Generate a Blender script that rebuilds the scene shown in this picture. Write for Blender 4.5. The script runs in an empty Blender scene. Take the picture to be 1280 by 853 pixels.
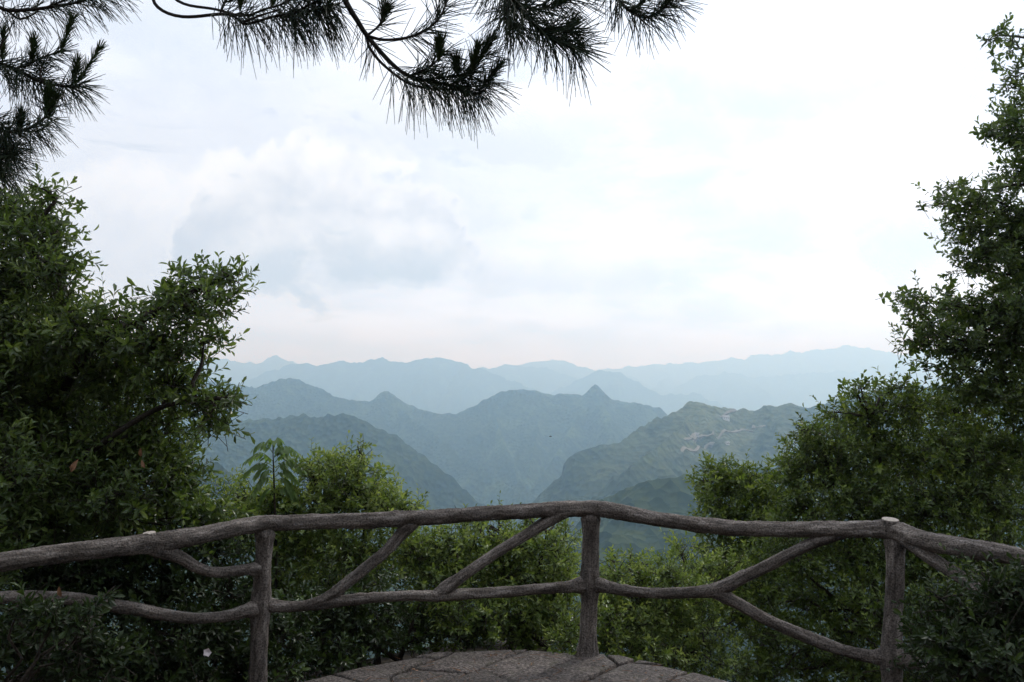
import bpy, math, random
import numpy as np
from mathutils import Vector

# ------------------------------------------------------------------ camera, sky, sun, exposure
scene = bpy.context.scene
C = scene.collection
FPX, HORIZON, EYE = 1038.0, 475.0, 1.685          # focal length in photo pixels, eye level row, eye height
PITCH = math.atan((HORIZON - 426.5) / FPX)
cd = bpy.data.cameras.new('camera')
cd.sensor_width = 36.0
cd.lens = FPX / 1280.0 * 36.0
cd.clip_start = 0.05
cd.clip_end = 80000.0
cam = bpy.data.objects.new('camera', cd)
C.objects.link(cam)
cam.location = (0, 0, EYE)
cam.rotation_euler = (math.pi / 2 + PITCH, 0, 0)
scene.camera = cam

SUN_EL, SUN_AZ = math.radians(42), math.radians(38)   # azimuth to the right of the view direction (+Y)
sun_dir = Vector((math.cos(SUN_EL) * math.sin(SUN_AZ), math.cos(SUN_EL) * math.cos(SUN_AZ), math.sin(SUN_EL)))
sl = bpy.data.lights.new('sun', 'SUN')
sl.energy = 1.5
sl.angle = math.radians(12)
sl.color = (1.0, 0.985, 0.955)
sun = bpy.data.objects.new('sun', sl)
C.objects.link(sun)
sun.rotation_euler = (-sun_dir).to_track_quat('-Z', 'Y').to_euler()

world = bpy.data.worlds.new('World')
scene.world = world
world.use_nodes = True


def build_world():
    nt = world.node_tree
    nt.nodes.clear()
    N, L = nt.nodes, nt.links

    def node(t, **kw):
        n = N.new(t)
        for k, v in kw.items():
            setattr(n, k, v)
        return n

    def math_(op, a, b=None, c=None, clamp=False):
        n = node('ShaderNodeMath', operation=op, use_clamp=clamp)
        for i, v in enumerate((a, b, c)):
            if v is None:
                continue
            if isinstance(v, (int, float)):
                n.inputs[i].default_value = v
            else:
                L.new(v, n.inputs[i])
        return n.outputs[0]

    def mixc(f, a, b, blend='MIX'):
        n = node('ShaderNodeMix', data_type='RGBA', blend_type=blend)
        for i, v in ((0, f), (6, a), (7, b)):
            if isinstance(v, (int, float)):
                n.inputs[i].default_value = v
            elif isinstance(v, tuple):
                n.inputs[i].default_value = (*v, 1)
            else:
                L.new(v, n.inputs[i])
        return n.outputs[2]

    def smooth(v, a, b):
        n = node('ShaderNodeMapRange', interpolation_type='SMOOTHSTEP')
        L.new(v, n.inputs[0])
        n.inputs[1].default_value = a
        n.inputs[2].default_value = b
        return n.outputs[0]

    def noise(vec, scale, detail, rough=0.55, dist=0.0):
        n = node('ShaderNodeTexNoise')
        n.inputs['Scale'].default_value = scale
        n.inputs['Detail'].default_value = detail
        n.inputs['Roughness'].default_value = rough
        n.inputs['Distortion'].default_value = dist
        L.new(vec, n.inputs['Vector'])
        return n.outputs[0]

    tc = node('ShaderNodeTexCoord')
    sep = node('ShaderNodeSeparateXYZ')
    L.new(tc.outputs['Generated'], sep.inputs[0])
    x, y, z = sep.outputs
    zz = math_('ADD', math_('ABSOLUTE', z), 0.22)
    comb = node('ShaderNodeCombineXYZ')
    L.new(math_('DIVIDE', x, zz), comb.inputs[0])
    L.new(math_('DIVIDE', y, zz), comb.inputs[1])
    plane = comb.outputs[0]                         # cloud layer seen in perspective

    sky = node('ShaderNodeTexSky', sky_type='NISHITA')
    sky.sun_disc = False
    sky.sun_elevation = SUN_EL
    sky.sun_rotation = SUN_AZ
    sky.air_density = 1.0
    sky.dust_density = 2.0

    n1 = noise(plane, 1.15, 9, 0.56, 0.3)
    n2 = noise(plane, 3.4, 8, 0.6, 0.6)
    body = math_('ADD', math_('MULTIPLY', n1, 0.65), math_('MULTIPLY', n2, 0.35))
    white = smooth(body, 0.38, 0.60)
    cloud = mixc(white, (7.3, 8.0, 9.3), (9.8, 10.25, 11.2))
    # one heavier cumulus bank low in the sky ahead
    wv = node('ShaderNodeVectorMath', operation='SCALE')
    L.new(tc.outputs['Generated'], wv.inputs[0])
    wv.inputs[3].default_value = 1.0
    w1 = noise(wv.outputs[0], 7.0, 8, 0.58)
    w2 = noise(wv.outputs[0], 15.0, 6, 0.6)
    ysafe = math_('MAXIMUM', y, 0.05)
    u = math_('DIVIDE', x, ysafe)
    w = math_('DIVIDE', z, ysafe)

    def bank(u0, w0, ru, rw, amp):
        du = math_('DIVIDE', math_('SUBTRACT', u, u0), ru)
        dw = math_('DIVIDE', math_('SUBTRACT', w, w0), rw)
        e = math_('ADD', math_('MULTIPLY', du, du), math_('MULTIPLY', dw, dw))
        return math_('ADD', math_('ADD', e, math_('MULTIPLY', math_('SUBTRACT', w1, 0.5), amp)), math_('MULTIPLY', math_('SUBTRACT', w2, 0.5), amp * 0.35))

    def cumulus(cloud, u0, w0, ru, rw, amp, soft, dark, amount):
        e = bank(u0, w0, ru, rw, amp)
        mask = smooth(e, 1.25, 1.25 - soft)
        lo = math_('ADD', math_('DIVIDE', math_('SUBTRACT', w, w0), rw), math_('MULTIPLY', math_('SUBTRACT', w2, 0.5), 2.2))
        sh = math_('MULTIPLY', smooth(lo, 1.3, -0.5), smooth(e, 1.25, 0.7))
        body_ = mixc(sh, (10.5, 10.5, 10.5), dark)
        return mixc(math_('MULTIPLY', mask, amount), cloud, body_)

    cloud = mixc(math_('MULTIPLY', smooth(bank(-0.32, 0.22, 0.42, 0.16, 2.0), 1.5, 0.2), 0.7), cloud, (7.7, 8.1, 8.9))
    cloud = cumulus(cloud, -0.44, 0.18, 0.19, 0.09, 4.0, 0.7, (7.0, 7.45, 8.3), 0.8)
    cloud = cumulus(cloud, -0.235, 0.185, 0.175, 0.105, 5.2, 0.5, (5.7, 6.25, 7.2), 0.92)
    cloud = cumulus(cloud, -0.20, 0.145, 0.16, 0.055, 3.0, 0.9, (5.3, 6.0, 6.9), 0.75)
    cloud = cumulus(cloud, 0.48, 0.19, 0.11, 0.07, 4.5, 0.9, (6.6, 7.05, 8.0), 0.75)
    cloud = cumulus(cloud, 0.06, 0.13, 0.13, 0.035, 4.0, 0.9, (7.0, 7.5, 8.3), 0.7)
    cloud = cumulus(cloud, 0.30, 0.37, 0.20, 0.06, 4.5, 1.0, (6.8, 7.3, 8.3), 0.7)
    cloud = cumulus(cloud, 0.33, 0.20, 0.16, 0.05, 5.0, 1.0, (7.2, 7.7, 8.6), 0.6)
    cloud = cumulus(cloud, -0.05, 0.31, 0.20, 0.05, 5.0, 1.0, (7.2, 7.7, 8.6), 0.6)
    # thin places where the blue comes through
    hole = math_('MULTIPLY', smooth(n2, 0.58, 0.70), 0.35)
    col = mixc(hole, cloud, sky.outputs[0])
    # veil brighter around the hidden sun
    dp = node('ShaderNodeVectorMath', operation='DOT_PRODUCT')
    L.new(tc.outputs['Generated'], dp.inputs[0])
    dp.inputs[1].default_value = sun_dir
    glow = math_('MULTIPLY', math_('POWER', math_('MAXIMUM', dp.outputs['Value'], 0.0), 5.0), 0.42)
    vm = node('ShaderNodeVectorMath', operation='SCALE')
    L.new(col, vm.inputs[0])
    zc = math_('MAXIMUM', z, 0.0)
    low = math_('MULTIPLY', math_('EXPONENT', math_('MULTIPLY', zc, -8.0)), 0.58)      # the veil thickens towards the horizon
    cie = math_('ADD', math_('MULTIPLY_ADD', zc, 0.4, 0.86), low)
    L.new(math_('ADD', glow, cie), vm.inputs[3])
    ht = node('ShaderNodeVectorMath', operation='MULTIPLY')
    L.new(vm.outputs[0], ht.inputs[0])
    L.new(mixc(math_('EXPONENT', math_('MULTIPLY', zc, -8.0)), (1, 1, 1), (0.93, 1.0, 1.07)), ht.inputs[1])
    bg = node('ShaderNodeBackground')
    bg.inputs[1].default_value = 0.1
    L.new(ht.outputs[0], bg.inputs[0])
    out = node('ShaderNodeOutputWorld')
    L.new(bg.outputs[0], out.inputs[0])


build_world()
vs = scene.view_settings
vs.view_transform = 'Standard'
vs.look = 'None'
vs.gamma = 1.0
vs.exposure = 0.0
vs.use_curve_mapping = False
scene.render.engine = 'CYCLES'
cy = scene.cycles
cy.use_denoising = True
try:
    cy.denoiser = 'OPENIMAGEDENOISE'
except Exception:
    pass
cy.max_bounces = 8
cy.diffuse_bounces = 4
cy.glossy_bounces = 2
cy.transmission_bounces = 4
cy.volume_bounces = 5
cy.caustics_reflective = False
cy.caustics_refractive = False

# ------------------------------------------------------------------ helpers
UP = np.array([0.0, 0.0, 1.0])
FWD = np.array([0, math.cos(PITCH), math.sin(PITCH)])
UPC = np.array([0, -math.sin(PITCH), math.cos(PITCH)])
RIGHT = np.array([1.0, 0, 0])
EYEP = np.array([0, 0, EYE])


def at(px, py, d):
    """World point d metres ahead that stands at this place of the photograph."""
    v = FWD + RIGHT * ((px - 640.0) / FPX) + UPC * ((426.5 - py) / FPX)
    return EYEP + v * (d / v[1])


def unit(a):
    a = np.asarray(a, float)
    return a / np.maximum(np.linalg.norm(a, axis=-1, keepdims=True), 1e-9)


def h2(ix, iy, s):
    n = (ix.astype(np.int64) * 374761393 + iy.astype(np.int64) * 668265263 + s * 982451653) & 0x7fffffff
    n = ((n ^ (n >> 13)) * 1274126177) & 0x7fffffff
    n = n ^ (n >> 16)
    return n


def perlin(x, y, s=0):
    ix = np.floor(x); iy = np.floor(y)
    fx = x - ix; fy = y - iy
    ux = fx * fx * fx * (fx * (fx * 6 - 15) + 10)
    uy = fy * fy * fy * (fy * (fy * 6 - 15) + 10)

    def g(ox, oy):
        a = (h2(ix + ox, iy + oy, s) % 1024) * (2 * math.pi / 1024)
        return np.cos(a) * (fx - ox) + np.sin(a) * (fy - oy)
    a = g(0, 0); b = g(1, 0); c = g(0, 1); d = g(1, 1)
    return (a + ux * (b - a)) * (1 - uy) + (c + ux * (d - c)) * uy


def fbm(x, y, o=5, s=0, gain=0.5):
    r = 0; a = 1.0
    for i in range(o):
        r = r + a * perlin(x, y, s + i)
        x = x * 2.03 + 17.1; y = y * 2.03 - 9.3; a *= gain
    return r


def ridged(x, y, o=4, s=0):
    r = 0; a = 1.0; t = 0
    for i in range(o):
        r = r + a * (1 - 2 * np.abs(perlin(x, y, s + i))); t += a
        x = x * 2.1 + 5.7; y = y * 2.1 + 3.1; a *= 0.5
    return r / t


def build(name, verts, faces, mat=None, parent=None, smooth=True, attrs=None):
    """faces: list of (n,k) index arrays. One mesh object."""
    me = bpy.data.meshes.new(name)
    verts = np.ascontiguousarray(verts, dtype=np.float32)
    faces = [np.asarray(f, dtype=np.int32) for f in faces if len(f)]
    me.vertices.add(len(verts))
    me.vertices.foreach_set('co', verts.ravel())
    tot = np.concatenate([np.full(len(f), f.shape[1], np.int32) for f in faces])
    idx = np.concatenate([f.ravel() for f in faces])
    me.loops.add(len(idx))
    me.loops.foreach_set('vertex_index', idx)
    me.polygons.add(len(tot))
    start = np.concatenate([[0], np.cumsum(tot)[:-1]]).astype(np.int32)
    me.polygons.foreach_set('loop_start', start)
    if smooth:
        me.polygons.foreach_set('use_smooth', np.ones(len(tot), dtype=bool))
    else:
        me.polygons.foreach_set('use_smooth', np.zeros(len(tot), dtype=bool))
    for an, (ty, data) in (attrs or {}).items():
        at_ = me.attributes.new(an, ty, 'POINT')
        at_.data.foreach_set('vector' if ty == 'FLOAT_VECTOR' else 'value', np.ascontiguousarray(data, np.float32).ravel())
    me.update(calc_edges=True)
    me.validate()
    if mat:
        me.materials.append(mat)
    o = bpy.data.objects.new(name, me)
    C.objects.link(o)
    if parent:
        o.parent = parent
    return o


def thing(name, label, cat, loc=(0, 0, 0), group=None):
    o = bpy.data.objects.new(name, None)
    C.objects.link(o)
    o.empty_display_size = 0.1
    o.location = loc
    o['label'] = label
    o['category'] = cat
    if group:
        o['group'] = group
    return o


def adopt(o, root):
    """Parent a mesh given in world coordinates to a thing that stands at its own base."""
    o.parent = root
    p = root
    loc = Vector((0, 0, 0))
    while p:
        loc += p.location
        p = p.parent
    o.location = -loc
    return o


class Bag:
    """Collects pieces of ONE part into one mesh."""
    def __init__(s):
        s.v = []; s.f = []; s.n = 0; s.a = []

    def add(s, v, fs, a=None):
        s.v.append(v)
        for f in fs:
            s.f.append(np.asarray(f) + s.n)
        s.n += len(v)
        if a is not None:
            s.a.append(a)

    def make(s, name, mat, root=None, smooth=True, attr=None, ty='FLOAT'):
        fs = {}
        for f in s.f:
            fs.setdefault(f.shape[1], []).append(f)
        o = build(name, np.concatenate(s.v), [np.concatenate(x) for x in fs.values()], mat, None, smooth,
                  {attr: (ty, np.concatenate(s.a))} if attr else None)
        if root:
            adopt(o, root)
        return o


def catmull(P, R, step):
    P = np.asarray(P, float); R = np.asarray(R, float)
    n = len(P)
    if n == 2:
        m = max(2, int(np.linalg.norm(P[1] - P[0]) / step) + 1)
        t = np.linspace(0, 1, m)[:, None]
        return P[0] + (P[1] - P[0]) * t, R[0] + (R[1] - R[0]) * t[:, 0]
    E = np.vstack([2 * P[0] - P[1], P, 2 * P[-1] - P[-2]])
    out, rr = [], []
    for i in range(n - 1):
        p0, p1, p2, p3 = E[i:i + 4]
        m = max(1, int(round(np.linalg.norm(p2 - p1) / step)))
        for k in range(m):
            t = k / m
            out.append(0.5 * (2 * p1 + (p2 - p0) * t + (2 * p0 - 5 * p1 + 4 * p2 - p3) * t * t + (3 * p1 - p0 - 3 * p2 + p3) * t ** 3))
            rr.append(R[i] + (R[i + 1] - R[i]) * t)
    out.append(P[-1]); rr.append(R[-1])
    return np.array(out), np.array(rr)


def tube(P, R, sides=12, step=0.05, rough=0.0, seed=0, caps=True, knots=0):
    """Tapered bent round pole. Returns verts, faces, and a coordinate that runs along the grain."""
    P, R = catmull(P, R, step)
    n = len(P)
    T = unit(np.gradient(P, axis=0))
    ref = np.array([0.0, 0, 1]) if abs(T[0][2]) < 0.9 else np.array([1.0, 0, 0])
    U = np.zeros_like(P)
    u = unit(np.cross(T[0], ref))
    for i in range(n):
        u = unit(u - T[i] * np.dot(u, T[i]))
        U[i] = u
    V = np.cross(T, U)
    al = np.concatenate([[0], np.cumsum(np.linalg.norm(np.diff(P, axis=0), axis=1))])
    th = np.linspace(0, 2 * math.pi, sides, endpoint=False)
    cs, sn = np.cos(th), np.sin(th)
    rad = np.repeat(R[:, None], sides, 1)
    if rough:
        A, TH = np.meshgrid(al, th, indexing='ij')
        q = fbm(A * 5 + seed * 7.7 + np.cos(TH) * 0.7, np.sin(TH) * 0.9 + seed * 3.1, 4, seed)
        q2 = perlin(np.cos(TH) * 3.1 + seed, np.sin(TH) * 3.1 + A * 2.0, seed + 9)
        q3 = fbm(A * 26 + seed * 2.7 + np.cos(TH) * 4.5, np.sin(TH) * 4.5 + seed, 3, seed + 5)
        rad = rad * (1 + rough * (q * 1.1 + q2 * 0.7 + q3 * 0.75))
        if knots:
            kr = np.random.default_rng(seed)
            for _ in range(int(al[-1] * knots)):
                a0, t0, w0 = kr.uniform(0, al[-1]), kr.uniform(0, 6.283), kr.uniform(0.014, 0.03)
                dt = np.abs((TH - t0 + math.pi) % (2 * math.pi) - math.pi) * R[:, None]
                g = np.exp(-((A - a0) ** 2 + dt ** 2) / (w0 * w0))
                rad = rad + kr.uniform(0.004, 0.009) * (g - 0.6 * np.exp(-((A - a0) ** 2 + dt ** 2) / (0.2 * w0 * w0)))
    v = P[:, None, :] + rad[..., None] * (cs[None, :, None] * U[:, None, :] + sn[None, :, None] * V[:, None, :])
    i = np.arange(n - 1)[:, None] * sides
    j = np.arange(sides)[None, :]
    k = (j + 1) % sides
    f = np.stack([i + j, i + k, i + sides + k, i + sides + j], -1).reshape(-1, 4)
    v = v.reshape(-1, 3)
    co = np.stack([cs[None, :] * rad, sn[None, :] * rad, np.repeat(al[:, None], sides, 1)], -1).reshape(-1, 3) + seed * 1.37
    fs = [f]
    if caps:
        v = np.vstack([v, P[0], P[-1]])
        co = np.vstack([co, co[0], co[-1]])
        a = np.arange(sides)
        fs.append(np.stack([np.full(sides, n * sides), (a + 1) % sides, a], -1))
        b = (n - 1) * sides
        fs.append(np.stack([np.full(sides, n * sides + 1), b + a, b + (a + 1) % sides], -1))
    return v, fs, co


# ------------------------------------------------------------------ materials
def material(name):
    m = bpy.data.materials.new(name)
    m.use_nodes = True
    nt = m.node_tree
    b = nt.nodes['Principled BSDF']
    return m, nt, b


def nd(nt, t, **kw):
    n = nt.nodes.new(t)
    for k, v in kw.items():
        if k in ('Scale', 'Detail', 'Roughness', 'Distortion', 'Strength', 'Distance'):
            n.inputs[k].default_value = v
        else:
            setattr(n, k, v)
    return n


def ramp(nt, src, stops):
    r = nt.nodes.new('ShaderNodeValToRGB')
    e = r.color_ramp.elements
    while len(e) < len(stops):
        e.new(0.5)
    for el, (p, c) in zip(e, stops):
        el.position = p
        el.color = (*c, 1)
    nt.links.new(src, r.inputs[0])
    return r.outputs[0]


def mix(nt, f, a, b, blend='MIX'):
    n = nt.nodes.new('ShaderNodeMix')
    n.data_type = 'RGBA'
    n.blend_type = blend
    for i, v in ((0, f), (6, a), (7, b)):
        if isinstance(v, (int, float)):
            n.inputs[i].default_value = v
        elif isinstance(v, tuple):
            n.inputs[i].default_value = (*v, 1)
        else:
            nt.links.new(v, n.inputs[i])
    return n.outputs[2]


def bump(nt, h, strength, dist, bsdf, normal=None):
    b = nt.nodes.new('ShaderNodeBump')
    b.inputs['Strength'].default_value = strength
    b.inputs['Distance'].default_value = dist
    nt.links.new(h, b.inputs['Height'])
    if normal:
        nt.links.new(normal, b.inputs['Normal'])
    nt.links.new(b.outputs[0], bsdf.inputs['Normal'])
    return b.outputs[0]


def leaf_material(name, stops, trans=0.35, rough=0.34, spec=0.62):
    """stops: dark, middle, young leaf colours; 'tint' is a number per leaf."""
    m, nt, b = material(name)
    a = nd(nt, 'ShaderNodeAttribute', attribute_name='tint')
    col = ramp(nt, a.outputs['Fac'], stops)
    nt.links.new(col, b.inputs['Base Color'])
    b.inputs['Roughness'].default_value = rough
    b.inputs['Specular IOR Level'].default_value = spec
    tr = nt.nodes.new('ShaderNodeBsdfTranslucent')
    g = nt.nodes.new('ShaderNodeMix')
    g.data_type = 'RGBA'
    g.blend_type = 'MULTIPLY'
    g.inputs[0].default_value = 1
    nt.links.new(col, g.inputs[6])
    g.inputs[7].default_value = (1.4, 1.35, 0.8, 1)
    nt.links.new(g.outputs[2], tr.inputs[0])
    ms = nt.nodes.new('ShaderNodeMixShader')
    ms.inputs[0].default_value = trans
    nt.links.new(b.outputs[0], ms.inputs[1])
    nt.links.new(tr.outputs[0], ms.inputs[2])
    nt.links.new(ms.outputs[0], nt.nodes['Material Output'].inputs[0])
    return m


M = {}
M['leaf_tree'] = leaf_material('leaf_tree', [(0, (0.034, 0.060, 0.014)), (0.5, (0.080, 0.128, 0.032)), (1, (0.18, 0.24, 0.07))], 0.46)
M['leaf_shrub'] = leaf_material('leaf_shrub', [(0, (0.044, 0.072, 0.020)), (0.5, (0.122, 0.184, 0.044)), (1, (0.29, 0.355, 0.11))], 0.5)
M['leaf_dark'] = leaf_material('leaf_dark', [(0, (0.024, 0.044, 0.012)), (0.55, (0.046, 0.080, 0.021)), (1, (0.10, 0.15, 0.04))], 0.32)
M['leaf_vignette'] = leaf_material('leaf_vignette', [(0, (0.014, 0.026, 0.008)), (0.55, (0.026, 0.046, 0.013)), (1, (0.055, 0.085, 0.022))], 0.28, 0.45, 0.32)  # leaf_dark toned down: corner vignette painted into the leaf colour
M['leaf_bush'] = leaf_material('leaf_bush', [(0, (0.034, 0.062, 0.012)), (0.5, (0.088, 0.138, 0.026)), (1, (0.20, 0.26, 0.06))], 0.48)
M['leaf_sapling'] = leaf_material('leaf_sapling', [(0, (0.08, 0.14, 0.04)), (0.5, (0.12, 0.20, 0.06)), (1, (0.15, 0.25, 0.08))], 0.45, 0.5)
M['needle'] = leaf_material('needle', [(0, (0.014, 0.024, 0.012)), (0.6, (0.022, 0.038, 0.016)), (1, (0.04, 0.06, 0.02))], 0.05, 0.6, 0.15)
M['candle'] = leaf_material('candle', [(0, (0.03, 0.055, 0.02)), (0.6, (0.05, 0.085, 0.028)), (1, (0.08, 0.12, 0.04))], 0.15, 0.55, 0.2)


def bark_material(name, dark, mid, light, grain=26.0, bumpd=0.006, rough=0.85):
    m, nt, b = material(name)
    a = nd(nt, 'ShaderNodeAttribute', attribute_name='grain')
    mp = nt.nodes.new('ShaderNodeMapping')
    mp.inputs['Scale'].default_value = (1, 1, 0.16)
    nt.links.new(a.outputs['Vector'], mp.inputs[0])
    n1 = nd(nt, 'ShaderNodeTexNoise', Scale=grain, Detail=8.0, Roughness=0.65)
    nt.links.new(mp.outputs[0], n1.inputs['Vector'])
    n2 = nd(nt, 'ShaderNodeTexNoise', Scale=3.2, Detail=4.0, Roughness=0.6)
    nt.links.new(a.outputs['Vector'], n2.inputs['Vector'])
    n3 = nd(nt, 'ShaderNodeTexNoise', Scale=110.0, Detail=4.0, Roughness=0.65)
    nt.links.new(a.outputs['Vector'], n3.inputs['Vector'])
    c = ramp(nt, n1.outputs[0], [(0.30, dark), (0.52, mid), (0.72, light)])
    blot = ramp(nt, n2.outputs[0], [(0.32, (0.55, 0.53, 0.50)), (0.5, (1.0, 1.0, 1.0)), (0.68, (1.25, 1.24, 1.2))])
    c = mix(nt, 1.0, c, blot, 'MULTIPLY')
    speck = ramp(nt, n3.outputs[0], [(0.36, (0.35, 0.34, 0.33)), (0.5, (1.0, 1.0, 1.0)), (0.66, (1.5, 1.48, 1.45))])
    c = mix(nt, 1.0, c, speck, 'MULTIPLY')
    nt.links.new(c, b.inputs['Base Color'])
    b.inputs['Roughness'].default_value = rough
    b.inputs['Specular IOR Level'].default_value = 0.25
    s = nt.nodes.new('ShaderNodeMath')
    s.operation = 'MULTIPLY_ADD'
    nt.links.new(n3.outputs[0], s.inputs[0])
    s.inputs[1].default_value = 0.8
    nt.links.new(n1.outputs[0], s.inputs[2])
    bump(nt, s.outputs[0], 0.9, bumpd, b)
    return m


M['log'] = bark_material('weathered_log', (0.036, 0.030, 0.026), (0.130, 0.112, 0.101), (0.31, 0.28, 0.26), 34.0, 0.016)
M['bark'] = bark_material('tree_bark', (0.020, 0.016, 0.013), (0.045, 0.037, 0.030), (0.085, 0.072, 0.06), 30)
M['pine_bark'] = bark_material('pine_bark', (0.016, 0.012, 0.010), (0.034, 0.026, 0.022), (0.065, 0.05, 0.042), 40)


def plain(name, col, rough=0.7, var=0.25, scale=30.0):
    m, nt, b = material(name)
    tc = nt.nodes.new('ShaderNodeTexCoord')
    n = nd(nt, 'ShaderNodeTexNoise', Scale=scale, Detail=5.0, Roughness=0.6)
    nt.links.new(tc.outputs['Object'], n.inputs['Vector'])
    c = ramp(nt, n.outputs[0], [(0.3, tuple(x * (1 - var) for x in col)), (0.7, tuple(min(1, x * (1 + var)) for x in col))])
    nt.links.new(c, b.inputs['Base Color'])
    b.inputs['Roughness'].default_value = rough
    return m


M['cut'] = plain('sawn_wood', (0.36, 0.315, 0.27), 0.85, 0.35, 90)
M['dead'] = plain('dead_leaf', (0.19, 0.095, 0.045), 0.7, 0.4, 40)
M['petal'] = plain('white_petal', (0.75, 0.68, 0.70), 0.6, 0.1, 30)
M['house_wall'] = plain('pale_render', (0.5, 0.49, 0.47), 0.9, 0.1, 0.3)
M['house_roof'] = plain('grey_roof', (0.30, 0.28, 0.27), 0.9, 0.2, 0.3)
M['earth'] = plain('bare_earth', (0.20, 0.17, 0.13), 0.95, 0.25, 0.05)
M['bird'] = plain('dark_feather', (0.03, 0.028, 0.028), 0.8, 0.2, 30)


def stone_material():
    m, nt, b = material('stone_slab')
    tc = nt.nodes.new('ShaderNodeTexCoord')
    oi = nt.nodes.new('ShaderNodeObjectInfo')
    n1 = nd(nt, 'ShaderNodeTexNoise', Scale=6.0, Detail=6.0, Roughness=0.6)
    n2 = nd(nt, 'ShaderNodeTexNoise', Scale=55.0, Detail=6.0, Roughness=0.75)
    vo = nd(nt, 'ShaderNodeTexVoronoi', Scale=34.0)
    n4 = nd(nt, 'ShaderNodeTexNoise', Scale=11.0, Detail=4.0, Roughness=0.7)
    for n in (n1, n2, vo, n4):
        nt.links.new(tc.outputs['Object'], n.inputs['Vector'])
    c = ramp(nt, n1.outputs[0], [(0.3, (0.092, 0.077, 0.070)), (0.7, (0.190, 0.164, 0.150))])
    pit = ramp(nt, n2.outputs[0], [(0.38, (0.30, 0.28, 0.27)), (0.50, (0.92, 0.92, 0.92)), (0.62, (2.0, 1.95, 1.9))])
    c = mix(nt, 1.0, c, pit, 'MULTIPLY')
    wear = ramp(nt, n4.outputs[0], [(0.50, (0, 0, 0)), (0.66, (1, 1, 1))])
    c = mix(nt, mix(nt, 0.65, (0, 0, 0), wear), c, (0.085, 0.078, 0.052))
    rnd = nt.nodes.new('ShaderNodeMapRange')
    nt.links.new(oi.outputs['Random'], rnd.inputs[0])
    rnd.inputs[3].default_value = 0.78
    rnd.inputs[4].default_value = 1.2
    cc = nt.nodes.new('ShaderNodeVectorMath')
    cc.operation = 'SCALE'
    nt.links.new(c, cc.inputs[0])
    nt.links.new(rnd.outputs[0], cc.inputs[3])
    nt.links.new(cc.outputs[0], b.inputs['Base Color'])
    b.inputs['Roughness'].default_value = 0.68
    b.inputs['Specular IOR Level'].default_value = 0.35
    s = nt.nodes.new('ShaderNodeMath')
    s.operation = 'MULTIPLY_ADD'
    nt.links.new(vo.outputs['Distance'], s.inputs[0])
    s.inputs[1].default_value = -0.35
    nt.links.new(n2.outputs[0], s.inputs[2])
    bump(nt, s.outputs[0], 1.0, 0.035, b)
    return m


M['stone'] = stone_material()


def soil_material():
    m, nt, b = material('soil')
    tc = nt.nodes.new('ShaderNodeTexCoord')
    n1 = nd(nt, 'ShaderNodeTexNoise', Scale=2.2, Detail=8.0, Roughness=0.7)
    n2 = nd(nt, 'ShaderNodeTexVoronoi', Scale=26.0)
    nt.links.new(tc.outputs['Object'], n1.inputs['Vector'])
    nt.links.new(tc.outputs['Object'], n2.inputs['Vector'])
    c = ramp(nt, n1.outputs[0], [(0.35, (0.030, 0.024, 0.017)), (0.55, (0.058, 0.042, 0.028)), (0.7, (0.045, 0.055, 0.025))])
    nt.links.new(c, b.inputs['Base Color'])
    b.inputs['Roughness'].default_value = 0.95
    bump(nt, n2.outputs['Distance'], 0.8, 0.03, b)
    return m


M['soil'] = soil_material()


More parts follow.
